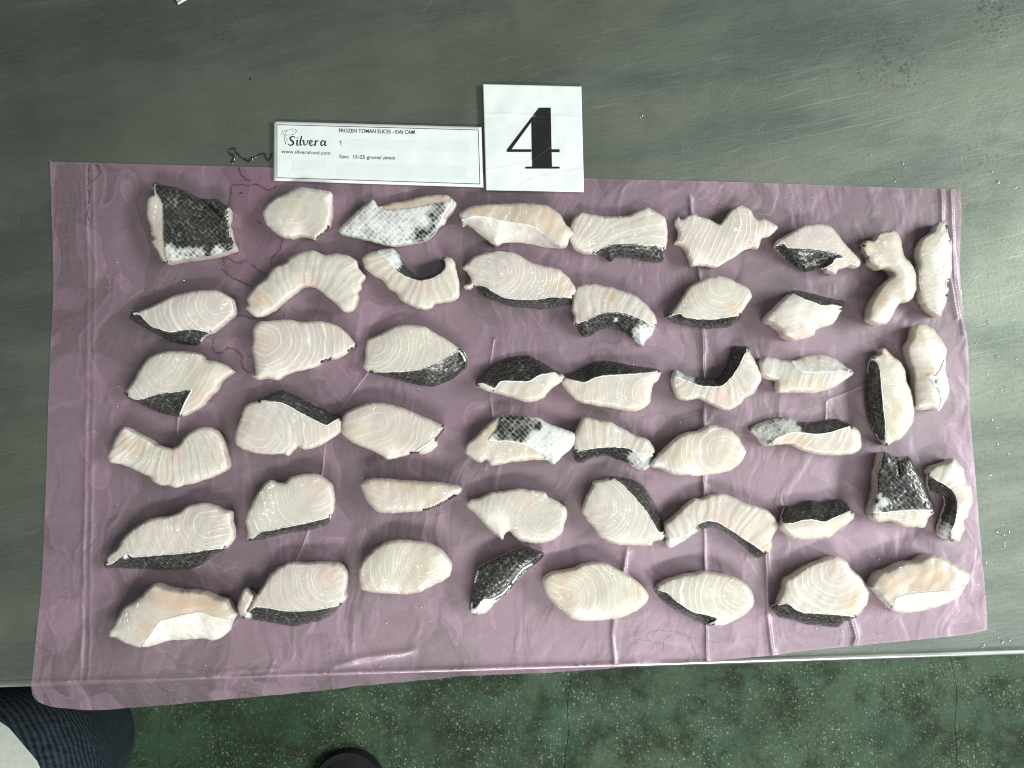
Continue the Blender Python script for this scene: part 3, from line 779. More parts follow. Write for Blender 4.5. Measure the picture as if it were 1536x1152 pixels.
def mat_denim():
    m = N('dark_blue_denim')
    co = m.n('ShaderNodeTexCoord').outputs['UV']
    wa = m.n('ShaderNodeTexWave', bands_direction='DIAGONAL')
    m.put(wa, 'Vector', m.mapping(co, (1, 2.0, 1)))
    wa.inputs['Scale'].default_value = 85
    wa.inputs['Distortion'].default_value = 1.6
    wa.inputs['Detail'].default_value = 3
    wa.inputs['Detail Scale'].default_value = 3
    tw = m.noise(m.mapping(co, (90, 500, 1), (0, 0, .5)), 1.0, 3, .7)
    big = m.noise(co, 5, 3)
    f_ = m.math('ADD', m.math('MULTIPLY', wa.outputs[1], .28), m.math('MULTIPLY', tw, .75))
    c = m.mix(m.ramp(f_, .25, .85), (.008, .012, .017), (.060, .080, .098))
    c = m.mix(m.ramp(big, .4, .7, 0, .5), c, (.012, .016, .024))
    p = m.principled(Base_Color=c, Roughness=.9, Normal=m.bump(f_, .4, .001), Specular_IOR_Level=.12)
    return m.done(p)


# front edge of the table and its four corners
E0, E1 = P1(0, 1025, TZ), P1(1536, 977, TZ)
ed = (E1 - E0) / np.linalg.norm(E1 - E0)
en = np.array([ed[1], -ed[0], 0])           # outward, towards the photographer
if en[1] > 0:
    en = -en
EA, EB = E0 - ed * .55, E1 + ed * .75
DEPTH = 1.25
BA, BB = EA - en * DEPTH, EB - en * DEPTH
STEEL_OFF = (EA + EB + BA + BB) / 4 * np.array([1, 1, 0])

STAINS = [(1490, 20, .035, .6), (1330, 85, .04, .5), (1470, 235, .03, .35), (1365, 118, .015, .5), (330, 40, .03, .25)]
M_FLESH, M_SKIN, M_MEMB = mat_flesh(), mat_skin(), mat_membrane()
M_STEEL, M_FILM, M_PAPER = mat_steel(), mat_film(), mat_paper()
M_CLEAR = mat_clear('clear_laminate', (.992, .996, .996), .8, .10)
M_WATER = mat_clear('clear_water', (.97, .96, .965), 2.0, .06)
M_JUICE = mat_clear('dark_meltwater', (.62, .50, .54), 1.6, .10)
M_FAINT = mat_clear('faint_tide_mark', (.80, .74, .77), 1.2, .12)
M_PUDDLE = mat_clear('thin_meltwater', (.965, .91, .935), 1.4, .06)
M_INK = mat_plain('black_ink', (.012, .012, .013), .35)
M_INKG = mat_plain('grey_green_ink', (.20, .27, .25), .5)
M_INKP = mat_plain('pale_grey_ink', (.77, .83, .82), .5)
M_FLOOR = mat_floor()
M_DENIM = mat_denim()

# ---------------------------------------------------------------- floor
def floor_z(px):
    return P(px, 0.0)


floor = link('floor', mesh('floor', [(-3, -2, -.012), (3, -2, -.012), (3, 2.6, -.012), (-3, 2.6, -.012)], [(0, 1, 2, 3)], False),
             mat_plain('floor_grout', (.012, .013, .010), .9))
floor['kind'] = 'structure'
jx = [-3.0] + [float(P1(x, 1090, 0)[0]) for x in (-380, 243, 852, 1432, 2020)] + [3.0]
for i in range(len(jx) - 1):
    bm = bmesh.new()
    g = .0004
    n = 240
    ys = np.linspace(-2, 2.6, n)
    wl = [.004 * math.sin(y * 19 + i) + .0025 * math.sin(y * 57 + 2 * i) for y in ys]
    wr = [.004 * math.sin(y * 19 + i + 1) + .0025 * math.sin(y * 57 + 2 * (i + 1)) for y in ys]
    pts = [(jx[i] + g + a, y) for a, y in zip(wl, ys)] + [(jx[i + 1] - g + a, y) for a, y in zip(wr[::-1], ys[::-1])]
    top = [bm.verts.new((x, y, 0)) for x, y in pts]
    bot = [bm.verts.new((x, y, -.010)) for x, y in pts]
    bm.faces.new(top)
    for k in range(len(pts)):
        q = (k + 1) % len(pts)
        bm.faces.new((top[k], bot[k], bot[q], top[q]))
    me = bpy.data.meshes.new('floor_slab')
    bm.to_mesh(me)
    bm.free()
    me.materials.append(M_FLOOR)
    link('floor_slab', me, None, floor)

# ---------------------------------------------------------------- steel table


def frame_box(c0, c1, c2, c3, z0, z1):
    v = [(*c[:2], z0) for c in (c0, c1, c2, c3)] + [(*c[:2], z1) for c in (c0, c1, c2, c3)]
    return v, [(3, 2, 1, 0), (4, 5, 6, 7), (0, 1, 5, 4), (1, 2, 6, 5), (2, 3, 7, 6), (3, 0, 4, 7)]


table = empty('steel_table', ((EA + EB + BA + BB) / 4 * np.array([1, 1, 0])), 'worn grey stainless steel work table under the pink sheet', 'table')
tl = np.array(table.location)


def tpart(name, v, f, mat, bevel=0.0):
    me = mesh(name, np.array(v) - tl, f, False)
    o = link(name, me, mat, table)
    if bevel:
        b = o.modifiers.new('bevel', 'BEVEL')
        b.width = bevel
        b.segments = 3
        for p in me.polygons:
            p.use_smooth = True
        b.harden_normals = False
    return o


v, f = frame_box(EA, EB, BB, BA, TZ - .035, TZ)
M_STEEL_T = M_STEEL
top = tpart('table_top', v, f, M_STEEL, .0045)
for (c, u) in ((EA, 1), (EB, -1), (BB, -1), (BA, 1)):
    s = 1 if (c is EA or c is EB) else -1
    a = c + ed * u * .08 - en * s * .08
    ring = []
    vv, ff = [], []
    for k in range(12):
        an = k / 12 * 6.2832
        vv += [(a[0] + .02 * math.cos(an), a[1] + .02 * math.sin(an), .0), (a[0] + .02 * math.cos(an), a[1] + .02 * math.sin(an), TZ - .036)]
    for k in range(12):
        q = (k + 1) % 12
        ff.append((2 * k, 2 * q, 2 * q + 1, 2 * k + 1))
    tpart('leg', vv, ff, M_STEEL)


# bright bead added along the front edge to catch a line of light
ra, rb = EA + en * .0006, EB + en * .0006
vv, ff = [], []
for k in range(10):
    an = k / 10 * 6.2832
    off = en * (.003 * math.cos(an)) + np.array([0, 0, .003 * math.sin(an) - .0032])
    vv += [tuple(ra + off), tuple(rb + off)]
for k in range(10):
    q = (k + 1) % 10
    ff.append((2 * k, 2 * k + 1, 2 * q + 1, 2 * q))
bead = tpart('highlight_bead', vv, ff, mat_plain('bright_steel', (.55, .58, .55), .32, .1, 30, 1.0))
for p_ in bead.data.polygons:
    p_.use_smooth = True

# ---------------------------------------------------------------- pink film
FZ = TZ + .0010
FILM = [(75,242),(78,242.2),(200,246),(400,251),(700,261),(900,268),(1100,273),(1300,280),(1438,284),(1441,284.3),(1441,288),(1442,330),(1440,400),(1445,470),(1452,520),(1455,620),(1462,700),(1470,800),(1479,900),(1481,940),(1481,944),(1477,946),(1440,953),(1300,967),(1200,977),(1160,983),(1058,992),(954,998),(900,1004),(800,1010),(700,1014),(640,1020),(560,1027),(450,1039),(330,1050),(220,1060),(150,1065),(110,1064),(75,1060),(56,1052),(48,1042),(47,1025),(50,1000),(56,940),(62,880),(66,800),(70,700),(72,620),(76,520),(80,430),(78,340)]
CREASES = [([(1035,300),(1050,420),(1056,560),(1055,700),(1056,800),(1058,900),(1060,994)], 1.7, 2.2),
           ([(1148,800),(1150,860),(1152,930),(1160,985)], 2.2, 3.0),
           ([(940,830),(935,855),(925,900),(918,950),(922,1003)], 1.6, 3.2),
           ([(1276,930),(1284,955),(1278,975)], 1.8, 3.0),
           ([(128,245),(132,400),(130,600),(126,800),(122,1000),(112,1060)], .6, 3.0),
           ([(138,245),(141,400),(139,600),(136,800),(133,1000),(126,1062)], .5, 3.0),
           ([(1412,284),(1412,330),(1422,400),(1437,480)], 1.4, 3.0),
           ([(1427,284),(1428,340),(1432,420),(1446,500)], 1.2, 3.0),
           ([(1060,290),(1085,305)], .6, 1.0), ([(1150,320),(1075,308)], .5, 1.2),
           ([(262,545),(266,620),(264,700)], .9, 2.0), ([(740,510),(732,560),(740,640),(728,700)], .5, 1.4),
           ([(550,560),(490,640),(478,760),(440,850)], .5, 1.4),
           ([(1330,560),(1290,580),(1240,600),(1235,650)], .5, 1.5),
           ([(500,1000),(540,988),(620,975)], 1.0, 5.0), ([(270,1000),(300,1010),(420,1003)], .8, 4.0)]


def film_mesh():
    out = closed_resample(FILM, 4.0, .15, 3)
    xs = np.arange(40, 1500, 6.0)
    ys = np.arange(236, 1075, 6.0)
    g = np.stack(np.meshgrid(xs, ys), -1).reshape(-1, 2)
    g[:, 0] += np.where((np.round(g[:, 1] / 6).astype(int) % 2) == 0, 3.0, 0)
    extra = []
    lines = []
    for pl, h, wd in CREASES:
        pl = np.array(pl, float)
        seg = np.linalg.norm(np.diff(pl, axis=0), axis=1)
        cum = np.concatenate([[0], np.cumsum(seg)])
        s = np.arange(0, cum[-1], 4.0)
        q = np.stack([np.interp(s, cum, pl[:, 0]), np.interp(s, cum, pl[:, 1])], 1)
        q += np.stack([wob(q, 60, 5), wob(q, 60, 6)], 1) * 1.5
        lines.append((q, h, wd))
        tn = np.gradient(q, axis=0)
        nn = np.stack([tn[:, 1], -tn[:, 0]], 1)
        nn /= np.linalg.norm(nn, axis=1)[:, None]
        for off in (-2, -1.1, -.5, 0, .5, 1.1, 2):
            extra.append(q + nn * off * wd)
    # rows along the bend over the table edge
    ex = np.arange(48, 960, 4.0)
    ey = 1025 + (977 - 1025) * ex / 1536
    for off in (-3, -1.2, 0, 1.2, 3):
        extra.append(np.stack([ex, ey + off], 1))
    extra = np.concatenate(extra)
    key = set()
    ok = []
    for p in extra:
        k = (round(p[0] / 1.0), round(p[1] / 1.0))
        if k not in key:
            key.add(k)
            ok.append(p)
    extra = np.array(ok)
    d_line = np.full(len(g), 1e6)
    for q, h, wd in lines:
        d_line = np.minimum(d_line, dseg(g, q[:-1], q[1:]) / (wd * 2 + 2.5))
    g = g[d_line > 1]
    allp = np.concatenate([g, extra])
    allp = allp[inside(allp, out)]
    allp = allp[dseg(allp, out, np.roll(out, -1, 0)) > 1.5]
    pts = np.concatenate([out, allp])
    nb = len(out)
    r = delaunay_2d_cdt([Vector(p) for p in pts], [], [list(range(nb))], 1, 1e-4)
    vv = np.array([tuple(p) for p in r[0]])
    ff = r[2]
    z = np.full(len(vv), FZ) + .00030 * wob(vv, 170, 21) + .00016 * wob(vv, 60, 22)
    for q, h, wd in lines:
        d = dseg(vv, q[:-1], q[1:])
        hv = h * (.75 + .5 * wob(vv, 130, 31))
        z = z + .00125 * hv * np.exp(-(d / wd) ** 2)
    ebx = 1025 + (977 - 1025) * vv[:, 0] / 1536
    z = z + .0009 * np.exp(-((vv[:, 1] - ebx) / 4.0) ** 2) * (vv[:, 0] < 990)
    w = P(vv, z)
    # hang over the edge of the table
    eb = 1025 + (977 - 1025) * vv[:, 0] / 1536
    over = vv[:, 1] > eb
    d = rays(vv)
    e0 = np.array([E0[0], E0[1], FZ + .0009])
    k = .75
    nz = np.array([k * en[0], k * en[1], 1.0])
    t = ((e0 - CAM) @ nz) / (d @ nz)
    hang = CAM + d * t[:, None]
    hang[:, 2] += .0012 * wob(vv, 70, 41) * np.clip((vv[:, 1] - eb) / 12, 0, 1)
    w[over] = hang[over]
    return vv, w, ff


fv, fw, ff = film_mesh()
fc = np.array([0.0, 0.0, TZ])
film = link('plastic_sheet', mesh('plastic_sheet', fw - fc, ff), M_FILM, None, fc)
tag(film, 'translucent pink plastic sheet spread over the steel table, overhanging its front edge', 'plastic sheet')

# a clear inner layer of the bag shows past the pink corner at lower right
cl = [(1482,925),(1490,956),(1400,966),(1300,974),(1230,981),(1228,978),(1300,968),(1440,954),(1476,946)]

# ---------------------------------------------------------------- fish slices
BASE = np.array([.60, .56, .50])
TCOL = {'t': np.array([.63, .475, .335]), 'p': np.array([.70, .48, .41]), 'y': np.array([.69, .60, .42]), 'w': np.array([.84, .81, .75])}
TAMT = {'t': .80, 'p': .42, 'y': .46, 'w': .7}


def build_slice(i, s):
    sc = 4.8 if s['o'] != 'R3' else 1536 / 336
    org = np.array(O[s['o']], float)
    cv = lambda pl: np.asarray(pl, float) / sc + org
    T = s['T'] * .001
    out = closed_resample(cv(s['out']), 2.1, .55, 100 + i)
    nb = len(out)
    skins = []
    for (ty, pl, ws) in s['skins']:
        pp = closed_resample(cv(pl), 2.1, .45, 300 + i)
        skins.append((ty, pp, [(*(np.array(q[:2]) / sc + org), q[2] / sc) for q in ws]))
    # interior points
    lo, hi = out.min(0), out.max(0)
    h = 2.2
    g = np.stack(np.meshgrid(np.arange(lo[0], hi[0], h), np.arange(lo[1], hi[1], h * .87)), -1)
    g[1::2, :, 0] += h / 2
    g = g.reshape(-1, 2) + np.random.default_rng(i).normal(0, .18, (g.shape[0] * g.shape[1], 2))
    g = g[inside(g, out)]
    oa, ob = out, np.roll(out, -1, 0)
    g = g[dseg(g, oa, ob) > 1.3]
    add = []
    for ty, pp, ws in skins:
        k = pp[inside(pp, out)]
        k = k[dseg(k, oa, ob) > 1.2]
        if len(k):
            add.append(k)
            g = g[dpts(g, k) > 1.35]
    pts = np.concatenate([out, g] + add)
    r = delaunay_2d_cdt([Vector(p) for p in pts], [], [list(range(nb))], 1, 1e-4)
    vv = np.array([tuple(p) for p in r[0]])
    tri = np.array([t for t in r[2] if len(t) == 3])
    org_in = r[3]
    # boundary loop in output order
    idx = [-1] * nb
    for k, src in enumerate(org_in):
        for q in src:
            if q < nb:
                idx[q] = k
    loop = [q for q in idx if q >= 0]
    # course of the muscle seams
    stv = s['lines'][5] if s['lines'] else 0.0

    def field(px):
        ln = np.zeros(len(px))
        if not s['lines']:
            return ln, ln
        kind, cx, cy, ang, sp, _ = s['lines']
        c0 = np.array([cx, cy]) / sc + org
        sp = sp / sc * (.80 if kind == 'U' else .88)
        dx, dy = px[:, 0] - c0[0], px[:, 1] - c0[1]
        wv = wob(px, 60, 800 + i) * 4 + wob(px, 24, 820 + i) * 1.4
        if kind == 'F':
            rad = np.median(np.hypot(dx, dy))
            # measured from the side facing the piece, so the seam never wraps inside it
            m0 = np.arctan2(np.median(dx), np.median(dy))
            an = (np.arctan2(dx, dy) - m0 + math.pi) % (2 * math.pi) - math.pi
            ln = an * rad / sp + (wv * 1.3) / sp + .15 * np.hypot(dx, dy) / sp + 40
        else:
            ca, sa = math.cos(R(ang)), math.sin(R(ang))
            u = dx * ca + dy * sa
            v_ = -dx * sa + dy * ca
            if kind == 'U':
                uo = np.where(u > 0, .06 * u, u * .95)
                ln = np.sqrt(uo ** 2 + (v_ * .85) ** 2 + 4) / sp + wv / sp * .6
                ln += .12 * np.abs(v_) / sp
            else:
                ln = (u + .004 * v_ ** 2 + 2.2 * np.sin(v_ / 13)) / sp + wv / sp * .6
        ln = ln + .26 * np.sin(ln * 1.9 + i) + .10 * np.sin(ln * 4.3 + 2 * i)
        return ln, np.hypot(dx, dy)

    # heights
    slope = [sk for sk in skins if sk[0] in 'kw']
    near = np.zeros(nb, bool)
    for ty, pp, ws in slope:
        near |= (dseg(out, pp, np.roll(pp, -1, 0)) < 3.0) | inside(out, pp)
    free = ~(near & np.roll(near, -1))
    d_all = dseg(vv, oa, ob)
    d_free = dseg(vv, oa[free], ob[free])
    rr = min(3.6, max(2.5, .7 * np.sort(d_all)[-8]))
    t = np.clip(d_free / rr, 0, 1)
    t2 = np.clip(d_free / max(14.0, min(30.0, .95 * d_all.max())), 0, 1)
    z = T * (.65 + .18 * np.sqrt(np.clip(1 - (1 - t) ** 2, 0, 1)) + .23 * np.sqrt(np.clip(1 - (1 - t2) ** 2, 0, 1)))
    insk = []
    for ty, pp, ws in skins:
        m = inside(vv, pp)
        db = dseg(vv, pp, np.roll(pp, -1, 0))
        insk.append((m, db))
        if ty in 'kw':
            far = dseg(pp, oa, ob) > 3.5          # inner border of the skin strip
            far2 = far | np.roll(far, -1)
            d_in = dseg(vv, pp[far2], np.roll(pp, -1, 0)[far2])
            d_o = dseg(vv, oa[~free], ob[~free]) if (~free).any() else d_all
            q = (d_o / (d_o + d_in + 1e-6)) ** .75
            zz = T * .14 + np.maximum(z - T * .14, 0) * q
            mm = m | ((d_o < 4.0) & (db < 4.0))
            z = np.where(mm, np.minimum(z, zz), z)
    z = z + T * (.08 * wob(vv, 90, 500 + i) + .018 * wob(vv, 26, 600 + i)) * np.clip(d_all / 6, 0, 1)
    if s['lines']:
        l0 = field(vv)[0]
        amp = {'F': .00030, 'U': .00006, 'par': .00009}[s['lines'][0]]
        z = z - amp * (np.abs(np.cos(math.pi * l0)) ** 6 - .3) * np.clip(d_all / 4, 0, 1)
    for c in s['cuts']:
        q = cv(c)
        z = z - T * .34 * np.exp(-(dseg(vv, q[:-1], q[1:]) / 1.8) ** 2)
    # smooth the rim height along the outline
    zr = z[loop]
    for _ in range(3):
        zr = (zr + np.roll(zr, 1) + np.roll(zr, -1)) / 3
    z[loop] = zr
    z0 = FZ + .0002
    w3 = P(vv, z0 + z)
    ctr = np.array([w3[:, 0].mean(), w3[:, 1].mean(), z0])
    th = empty('fish_slice', ctr, s['label'], 'fish slice', 'fish slices laid out on the pink sheet')
    # ---- flesh: top, wall, bottom
    lp = w3[loop]
    ce = np.roll(lp, -1, 0) - np.roll(lp, 1, 0)
    nrm = np.stack([ce[:, 1], -ce[:, 0]], 1)
    nrm /= np.linalg.norm(nrm, axis=1)[:, None] + 1e-9
    A = .5 * np.sum(lp[:, 0] * np.roll(lp[:, 1], -1) - np.roll(lp[:, 0], -1) * lp[:, 1])
    if A < 0:
        nrm = -nrm
    for _ in range(2):
        nrm = (nrm + np.roll(nrm, 1, 0) + np.roll(nrm, -1, 0)) / 3
    n0 = len(w3)
    r1 = lp.copy()
    r1[:, :2] -= nrm * .0001
    r1[:, 2] = z0 + (lp[:, 2] - z0) * .5
    r2 = lp.copy()
    r2[:, :2] -= nrm * .0010
    r2[:, 2] = TZ + .0003
    V = np.concatenate([w3, r1, r2]) - ctr
    L = len(loop)
    # make the top face up
    a, b, c = vv[tri[:, 0]], vv[tri[:, 1]], vv[tri[:, 2]]
    cr = (b[:, 0] - a[:, 0]) * (c[:, 1] - a[:, 1]) - (b[:, 1] - a[:, 1]) * (c[:, 0] - a[:, 0])
    flip = cr > 0          # photo y runs down
    tri[flip] = tri[flip][:, ::-1]
    F_ = [tuple(q) for q in tri]
    for k in range(L):
        q = (k + 1) % L
        f1 = (loop[k], n0 + k, n0 + q, loop[q])
        f2 = (n0 + k, n0 + L + k, n0 + L + q, n0 + q)
        if A < 0:
            f1, f2 = f1[::-1], f2[::-1]
        F_ += [f1, f2]
    bt = list(range(n0 + L, n0 + 2 * L))
    F_.append(tuple(bt if A < 0 else bt[::-1]))
    me = mesh('flesh', V, F_)
    # colours of the meat itself
    px = np.concatenate([vv, vv[loop], vv[loop]])
    gg = np.random.default_rng(900 + i)
    col = np.tile(BASE * (1 + gg.normal(0, .02, 3)), (len(px), 1))
    for (x, y, rad, code) in s['tints']:
        ctr2 = np.array([x, y]) / sc + org
        dd = np.linalg.norm(px - ctr2, axis=1) + 3.5 * wob(px, 14, 700 + i)
        a_ = (TAMT[code] * soft(dd, rad / sc * 1.45, rad / sc * .15))[:, None]
        col = col * (1 - a_) + TCOL[code] * a_
    ed_ = (np.concatenate([soft(d_all, 11, 1), np.ones(2 * L)]) * (.5 + .5 * wob(px, 55, 88 + i)))[:, None] * .32  # pinkish translucency of the thin edges, put into the colour
    col = col * (1 - ed_) + np.array([.66, .47, .39]) * ed_
    # pale rim where the cut edge is
    e_ = np.concatenate([soft(d_all, 2.6, .4) * (.55 + .45 * wob(vv, 30, 77 + i)), np.zeros(2 * L)])[:, None] * .75
    col = col * (1 - e_) + TCOL['w'] * e_
    cattr(me, 'tint', col)
    ln, cdist = field(px)
    fattr(me, 'lines', ln)
    cen_ = soft(cdist, 4, 16)[:len(vv)] if s['lines'] and s['lines'][0] == 'U' else 1.0
    fattr(me, 'line_strength', np.concatenate([np.full(len(vv), stv) * soft(d_all, 0, 4) * cen_, np.zeros(2 * L)]))
    link('flesh', me, M_FLESH, th)
    # ---- skins and membranes
    cen = vv[tri].mean(1)
    for (ty, pp, ws), (m, db) in zip(skins, insk):
        fi = inside(cen, pp)
        fi |= (dseg(cen, oa, ob) < 3.2) & (dseg(cen, pp, np.roll(pp, -1, 0)) < 3.2)
        if not fi.any():
            continue
        T3 = tri[fi]
        used = np.unique(T3)
        mp = {q: k for k, q in enumerate(used)}
        up = w3[used].copy()
        rough = .00012 if ty in 'kK' else .00006
        lift = .0007 + rough * np.random.default_rng(40 + i).normal(0, 1, len(used)).clip(-1.5, 1.5)
        bound = soft(db[used], 0, 3.0)
        up[:, 2] += .00022 + (lift - .0003).clip(0) * bound
        cnt = {}
        for q in T3:
            for a_, b_ in ((q[0], q[1]), (q[1], q[2]), (q[2], q[0])):
                cnt[(a_, b_)] = cnt.get((a_, b_), 0) + 1
        bed = [(a_, b_) for (a_, b_) in cnt if (b_, a_) not in cnt]
        bv = sorted({q for e in bed for q in e})
        bm_ = {q: len(used) + k for k, q in enumerate(bv)}
        low = w3[bv].copy()
        low[:, 2] -= .0005
        VV = np.concatenate([up, low]) - ctr
        FF = [tuple(mp[q] for q in t_) for t_ in T3] + [(mp[a_], bm_[a_], bm_[b_], mp[b_]) for a_, b_ in bed]
        nm = 'membrane' if ty == 'w' else 'skin'
        me2 = mesh(nm, VV, FF)
        pxs = np.concatenate([vv[used], vv[bv]])
        if ty != 'w':
            far = dseg(pp, oa, ob) > 3.0
            f2 = far & np.roll(far, -1)
            rim = dseg(pxs, pp[f2], np.roll(pp, -1, 0)[f2]) if f2.any() else np.full(len(pxs), 9.0)
            wgt = np.full(len(pxs), (.95 if 'diamond' in s['label'] else .78 if 'upright' in s['label'] else .70) if ty == 'S' else (.08 if ty == 'K' and i != 36 else .02))
            for (x, y, rad) in ws:
                a_ = soft(np.hypot(pxs[:, 0] - x, pxs[:, 1] - y), rad * 1.35, rad * .25)
                wgt = wgt * (1 - a_) + a_ * ((.20 if 'diamond' in s['label'] else .34) if ty == 'S' else .58 if i == 0 else .80)
            fattr(me2, 'rim', np.minimum(rim, 20))
            fattr(me2, 'white', wgt)
            link(nm, me2, M_SKIN, th)
        else:
            link(nm, me2, M_MEMB, th)
    return out


OUTS = [build_slice(i, s) for i, s in enumerate(SL)]

# ---------------------------------------------------------------- printed label and number card
def quad_grid(corners, nx, ny, z, hfun=None):
    c = np.array(corners, float)
    u, v = np.meshgrid(np.linspace(0, 1, nx), np.linspace(0, 1, ny))
    u, v = u.ravel()[:, None], v.ravel()[:, None]
    px = c[0] * (1-u)*(1-v) + c[1]*u*(1-v) + c[2]*u*v + c[3]*(1-u)*v
    zz = np.full(len(px), z)
    if hfun is not None:
        zz = zz + hfun(px)
    f = []
    for j in range(ny - 1):
        for i in range(nx - 1):
            a = j * nx + i
            f.append((a, a + nx, a + nx + 1, a + 1))
    return P(px, zz), f


def sheet_part(name, corners, parent, mat, z, hfun, nx=40, ny=24, thick=.0):
    w, f = quad_grid(corners, nx, ny, z, hfun)
    if thick:
        n = len(w)
        w2 = w.copy()
        w2[:, 2] -= thick
        ring = [k for k in range(nx)] + [r_ * nx + nx - 1 for r_ in range(1, ny)] + [(ny - 1) * nx + k for k in range(nx - 2, -1, -1)] + [r_ * nx for r_ in range(ny - 2, 0, -1)]
        f = f + [(a, ring[(q + 1) % len(ring)], n + ring[(q + 1) % len(ring)], n + a) for q, a in enumerate(ring)]
        w = np.concatenate([w, w2])
    me = mesh(name, w - np.array(parent.location), f)
    return link(name, me, mat, parent)


def flat_part(name, polys, parent, mat, z, hfun, fill=0):
    """flat print: list of pixel polygons (convex or simple)"""
    vs, fs = [], []
    for pl in polys:
        pl = np.array(pl, float)
        # densify so the print follows the paper
        d = []
        for k in range(len(pl)):
            a, b = pl[k], pl[(k + 1) % len(pl)]
            m = max(1, int(np.linalg.norm(b - a) / 6))
            for t in range(m):
                d.append(a + (b - a) * t / m)
        nb_ = len(d)
        if fill:
            lo, hi = pl.min(0), pl.max(0)
            gr = np.stack(np.meshgrid(np.arange(lo[0], hi[0], fill), np.arange(lo[1], hi[1], fill)), -1).reshape(-1, 2)
            gr = gr[inside(gr, pl)]
            gr = gr[dseg(gr, pl, np.roll(pl, -1, 0)) > .4]
            d += [q for q in gr]
        r = delaunay_2d_cdt([Vector(q) for q in d], [], [list(range(nb_))], 1, 1e-5)
        o = len(vs)
        vs += [tuple(q) for q in r[0]]
        for t in r[2]:
            a, b, c = (np.array(r[0][q]) for q in t[:3])
            s_ = (b[0]-a[0])*(c[1]-a[1]) - (b[1]-a[1])*(c[0]-a[0])
            t = t if s_ < 0 else t[::-1]
            fs.append([o + q for q in t])
    px = np.array(vs)
    w = P(px, z + hfun(px))
    return link(name, mesh(name, w - np.array(parent.location), fs, False), mat, parent)


def ribbon(pts, closed=False):
    """stroke with a width at every point -> polygons"""
    p = np.array(pts, float)
    xy, wd = p[:, :2], p[:, 2]
    n = len(p)
    k = np.arange(n)
    tt = np.linspace(0, n - 1, (n - 1) * 4 + 1)
    def cr(a):
        o = []
        for t in tt:
            i = min(int(t), n - 2)
            u = t - i
            p0, p1, p2, p3 = a[max(i-1, 0)], a[i], a[i+1], a[min(i+2, n-1)]
            o.append(.5*((2*p1)+(-p0+p2)*u+(2*p0-5*p1+4*p2-p3)*u*u+(-p0+3*p1-3*p2+p3)*u**3))
        return np.array(o)
    xy, wd = cr(xy), cr(wd)
    tn = np.gradient(xy, axis=0)
    nn = np.stack([tn[:, 1], -tn[:, 0]], 1)
    nn /= np.linalg.norm(nn, axis=1)[:, None] + 1e-9
    l, r = xy + nn * wd[:, None] / 2, xy - nn * wd[:, None] / 2
    return [[l[q], l[q+1], r[q+1], r[q]] for q in range(len(xy) - 1)]


def quads_part(name, quads, parent, mat, z, hfun):
    vs = np.array([q for qd in quads for q in qd])
    fs = [(4*k+3, 4*k+2, 4*k+1, 4*k) for k in range(len(quads))]
    w = P(vs, z + hfun(vs))
    return link(name, mesh(name, w - np.array(parent.location), fs, False), mat, parent)


def text_part(name, body, x0, y0, x1, y1, capheight, parent, mat, z, hfun, bold=0.0):
    """lettering whose baseline runs from (x0,y0) to (x1,y1) in photo pixels"""
    cu = bpy.data.curves.new(name, 'FONT')
    cu.body = body
    cu.offset = bold
    cu.resolution_u = 4
    o = bpy.data.objects.new(name, cu)
    COL.objects.link(o)
    dg = bpy.context.evaluated_depsgraph_get()
    me = bpy.data.meshes.new_from_object(o.evaluated_get(dg))
    bpy.data.objects.remove(o)
    v = np.array([tuple(q.co) for q in me.vertices])
    lo, hi = v.min(0), v.max(0)
    u = (v[:, 0] - lo[0]) / (hi[0] - lo[0])
    a, b = np.array([x0, y0], float), np.array([x1, y1], float)
    d = (b - a) / np.linalg.norm(b - a)
    upv = np.array([d[1], -d[0]])
    px = a + (b - a) * u[:, None] + upv * (v[:, 1:2] / .73 * capheight)
    w = P(px, z + hfun(px)) - np.array(parent.location)
    for q, c in zip(me.vertices, w):
        q.co = c
    me.update()
    me.materials.clear()
    me.name = name
    return link(name, me, mat, parent)


LZ = TZ + .0026


def lab_h(px):
    return .0005 * wob(px, 200, 61) + .00025 * wob(px, 60, 62)


LAB = [(411, 182), (722, 190.5), (725, 281), (410.5, 271)]
lc = P(LAB, LZ).mean(0)
lab = empty('printed_label', lc, 'long white laminated product label with black border and lettering', 'label')
sheet_part('paper', LAB, lab, M_PAPER, LZ, lab_h, 60, 20, .0004)
I = [(415.5, 187), (717.5, 195), (720, 276), (415.5, 266.5)]
ep = []
for k in range(4):
    a, b = np.array(I[k]), np.array(I[(k + 1) % 4])
    m = 24
    st = [(*(a + (b - a) * t / m), .95) for t in range(m + 1)]
    ep += ribbon(st)
quads_part('border_line', ep, lab, M_INKG if False else mat_plain('dark_grey_ink', (.05, .07, .065), .4), LZ + .00012, lab_h)
text_part('lettering', 'FROZEN TOMAN SLICES - DAI CAM', 508.6, 198.4, 622, 201.0, 5.9, lab, M_INK, LZ + .00015, lab_h, .008)
quads_part('lettering', ribbon([(592.0, 197.6, .9), (595.2, 197.7, .9)]), lab, M_INK, LZ + .00018, lab_h)
text_part('lettering', 'T', 508.8, 217.0, 512.2, 217.1, 5.6, lab, M_INK, LZ + .00015, lab_h, .008)
text_part('lettering', 'Size:  15-25 grams/ piece', 509, 237.2, 592.5, 239.2, 5.6, lab, M_INK, LZ + .00015, lab_h, .004)
text_part('lettering', 'www.silverafood.com', 422, 229.6, 495.6, 232.2, 5.6, lab, mat_plain('dark_ink', (.03, .04, .04), .4), LZ + .00015, lab_h, .0)
zl = lambda pts: [(410 + a / 9.6, 180 + b / 9.6, c / 9.6) for a, b, c in pts]
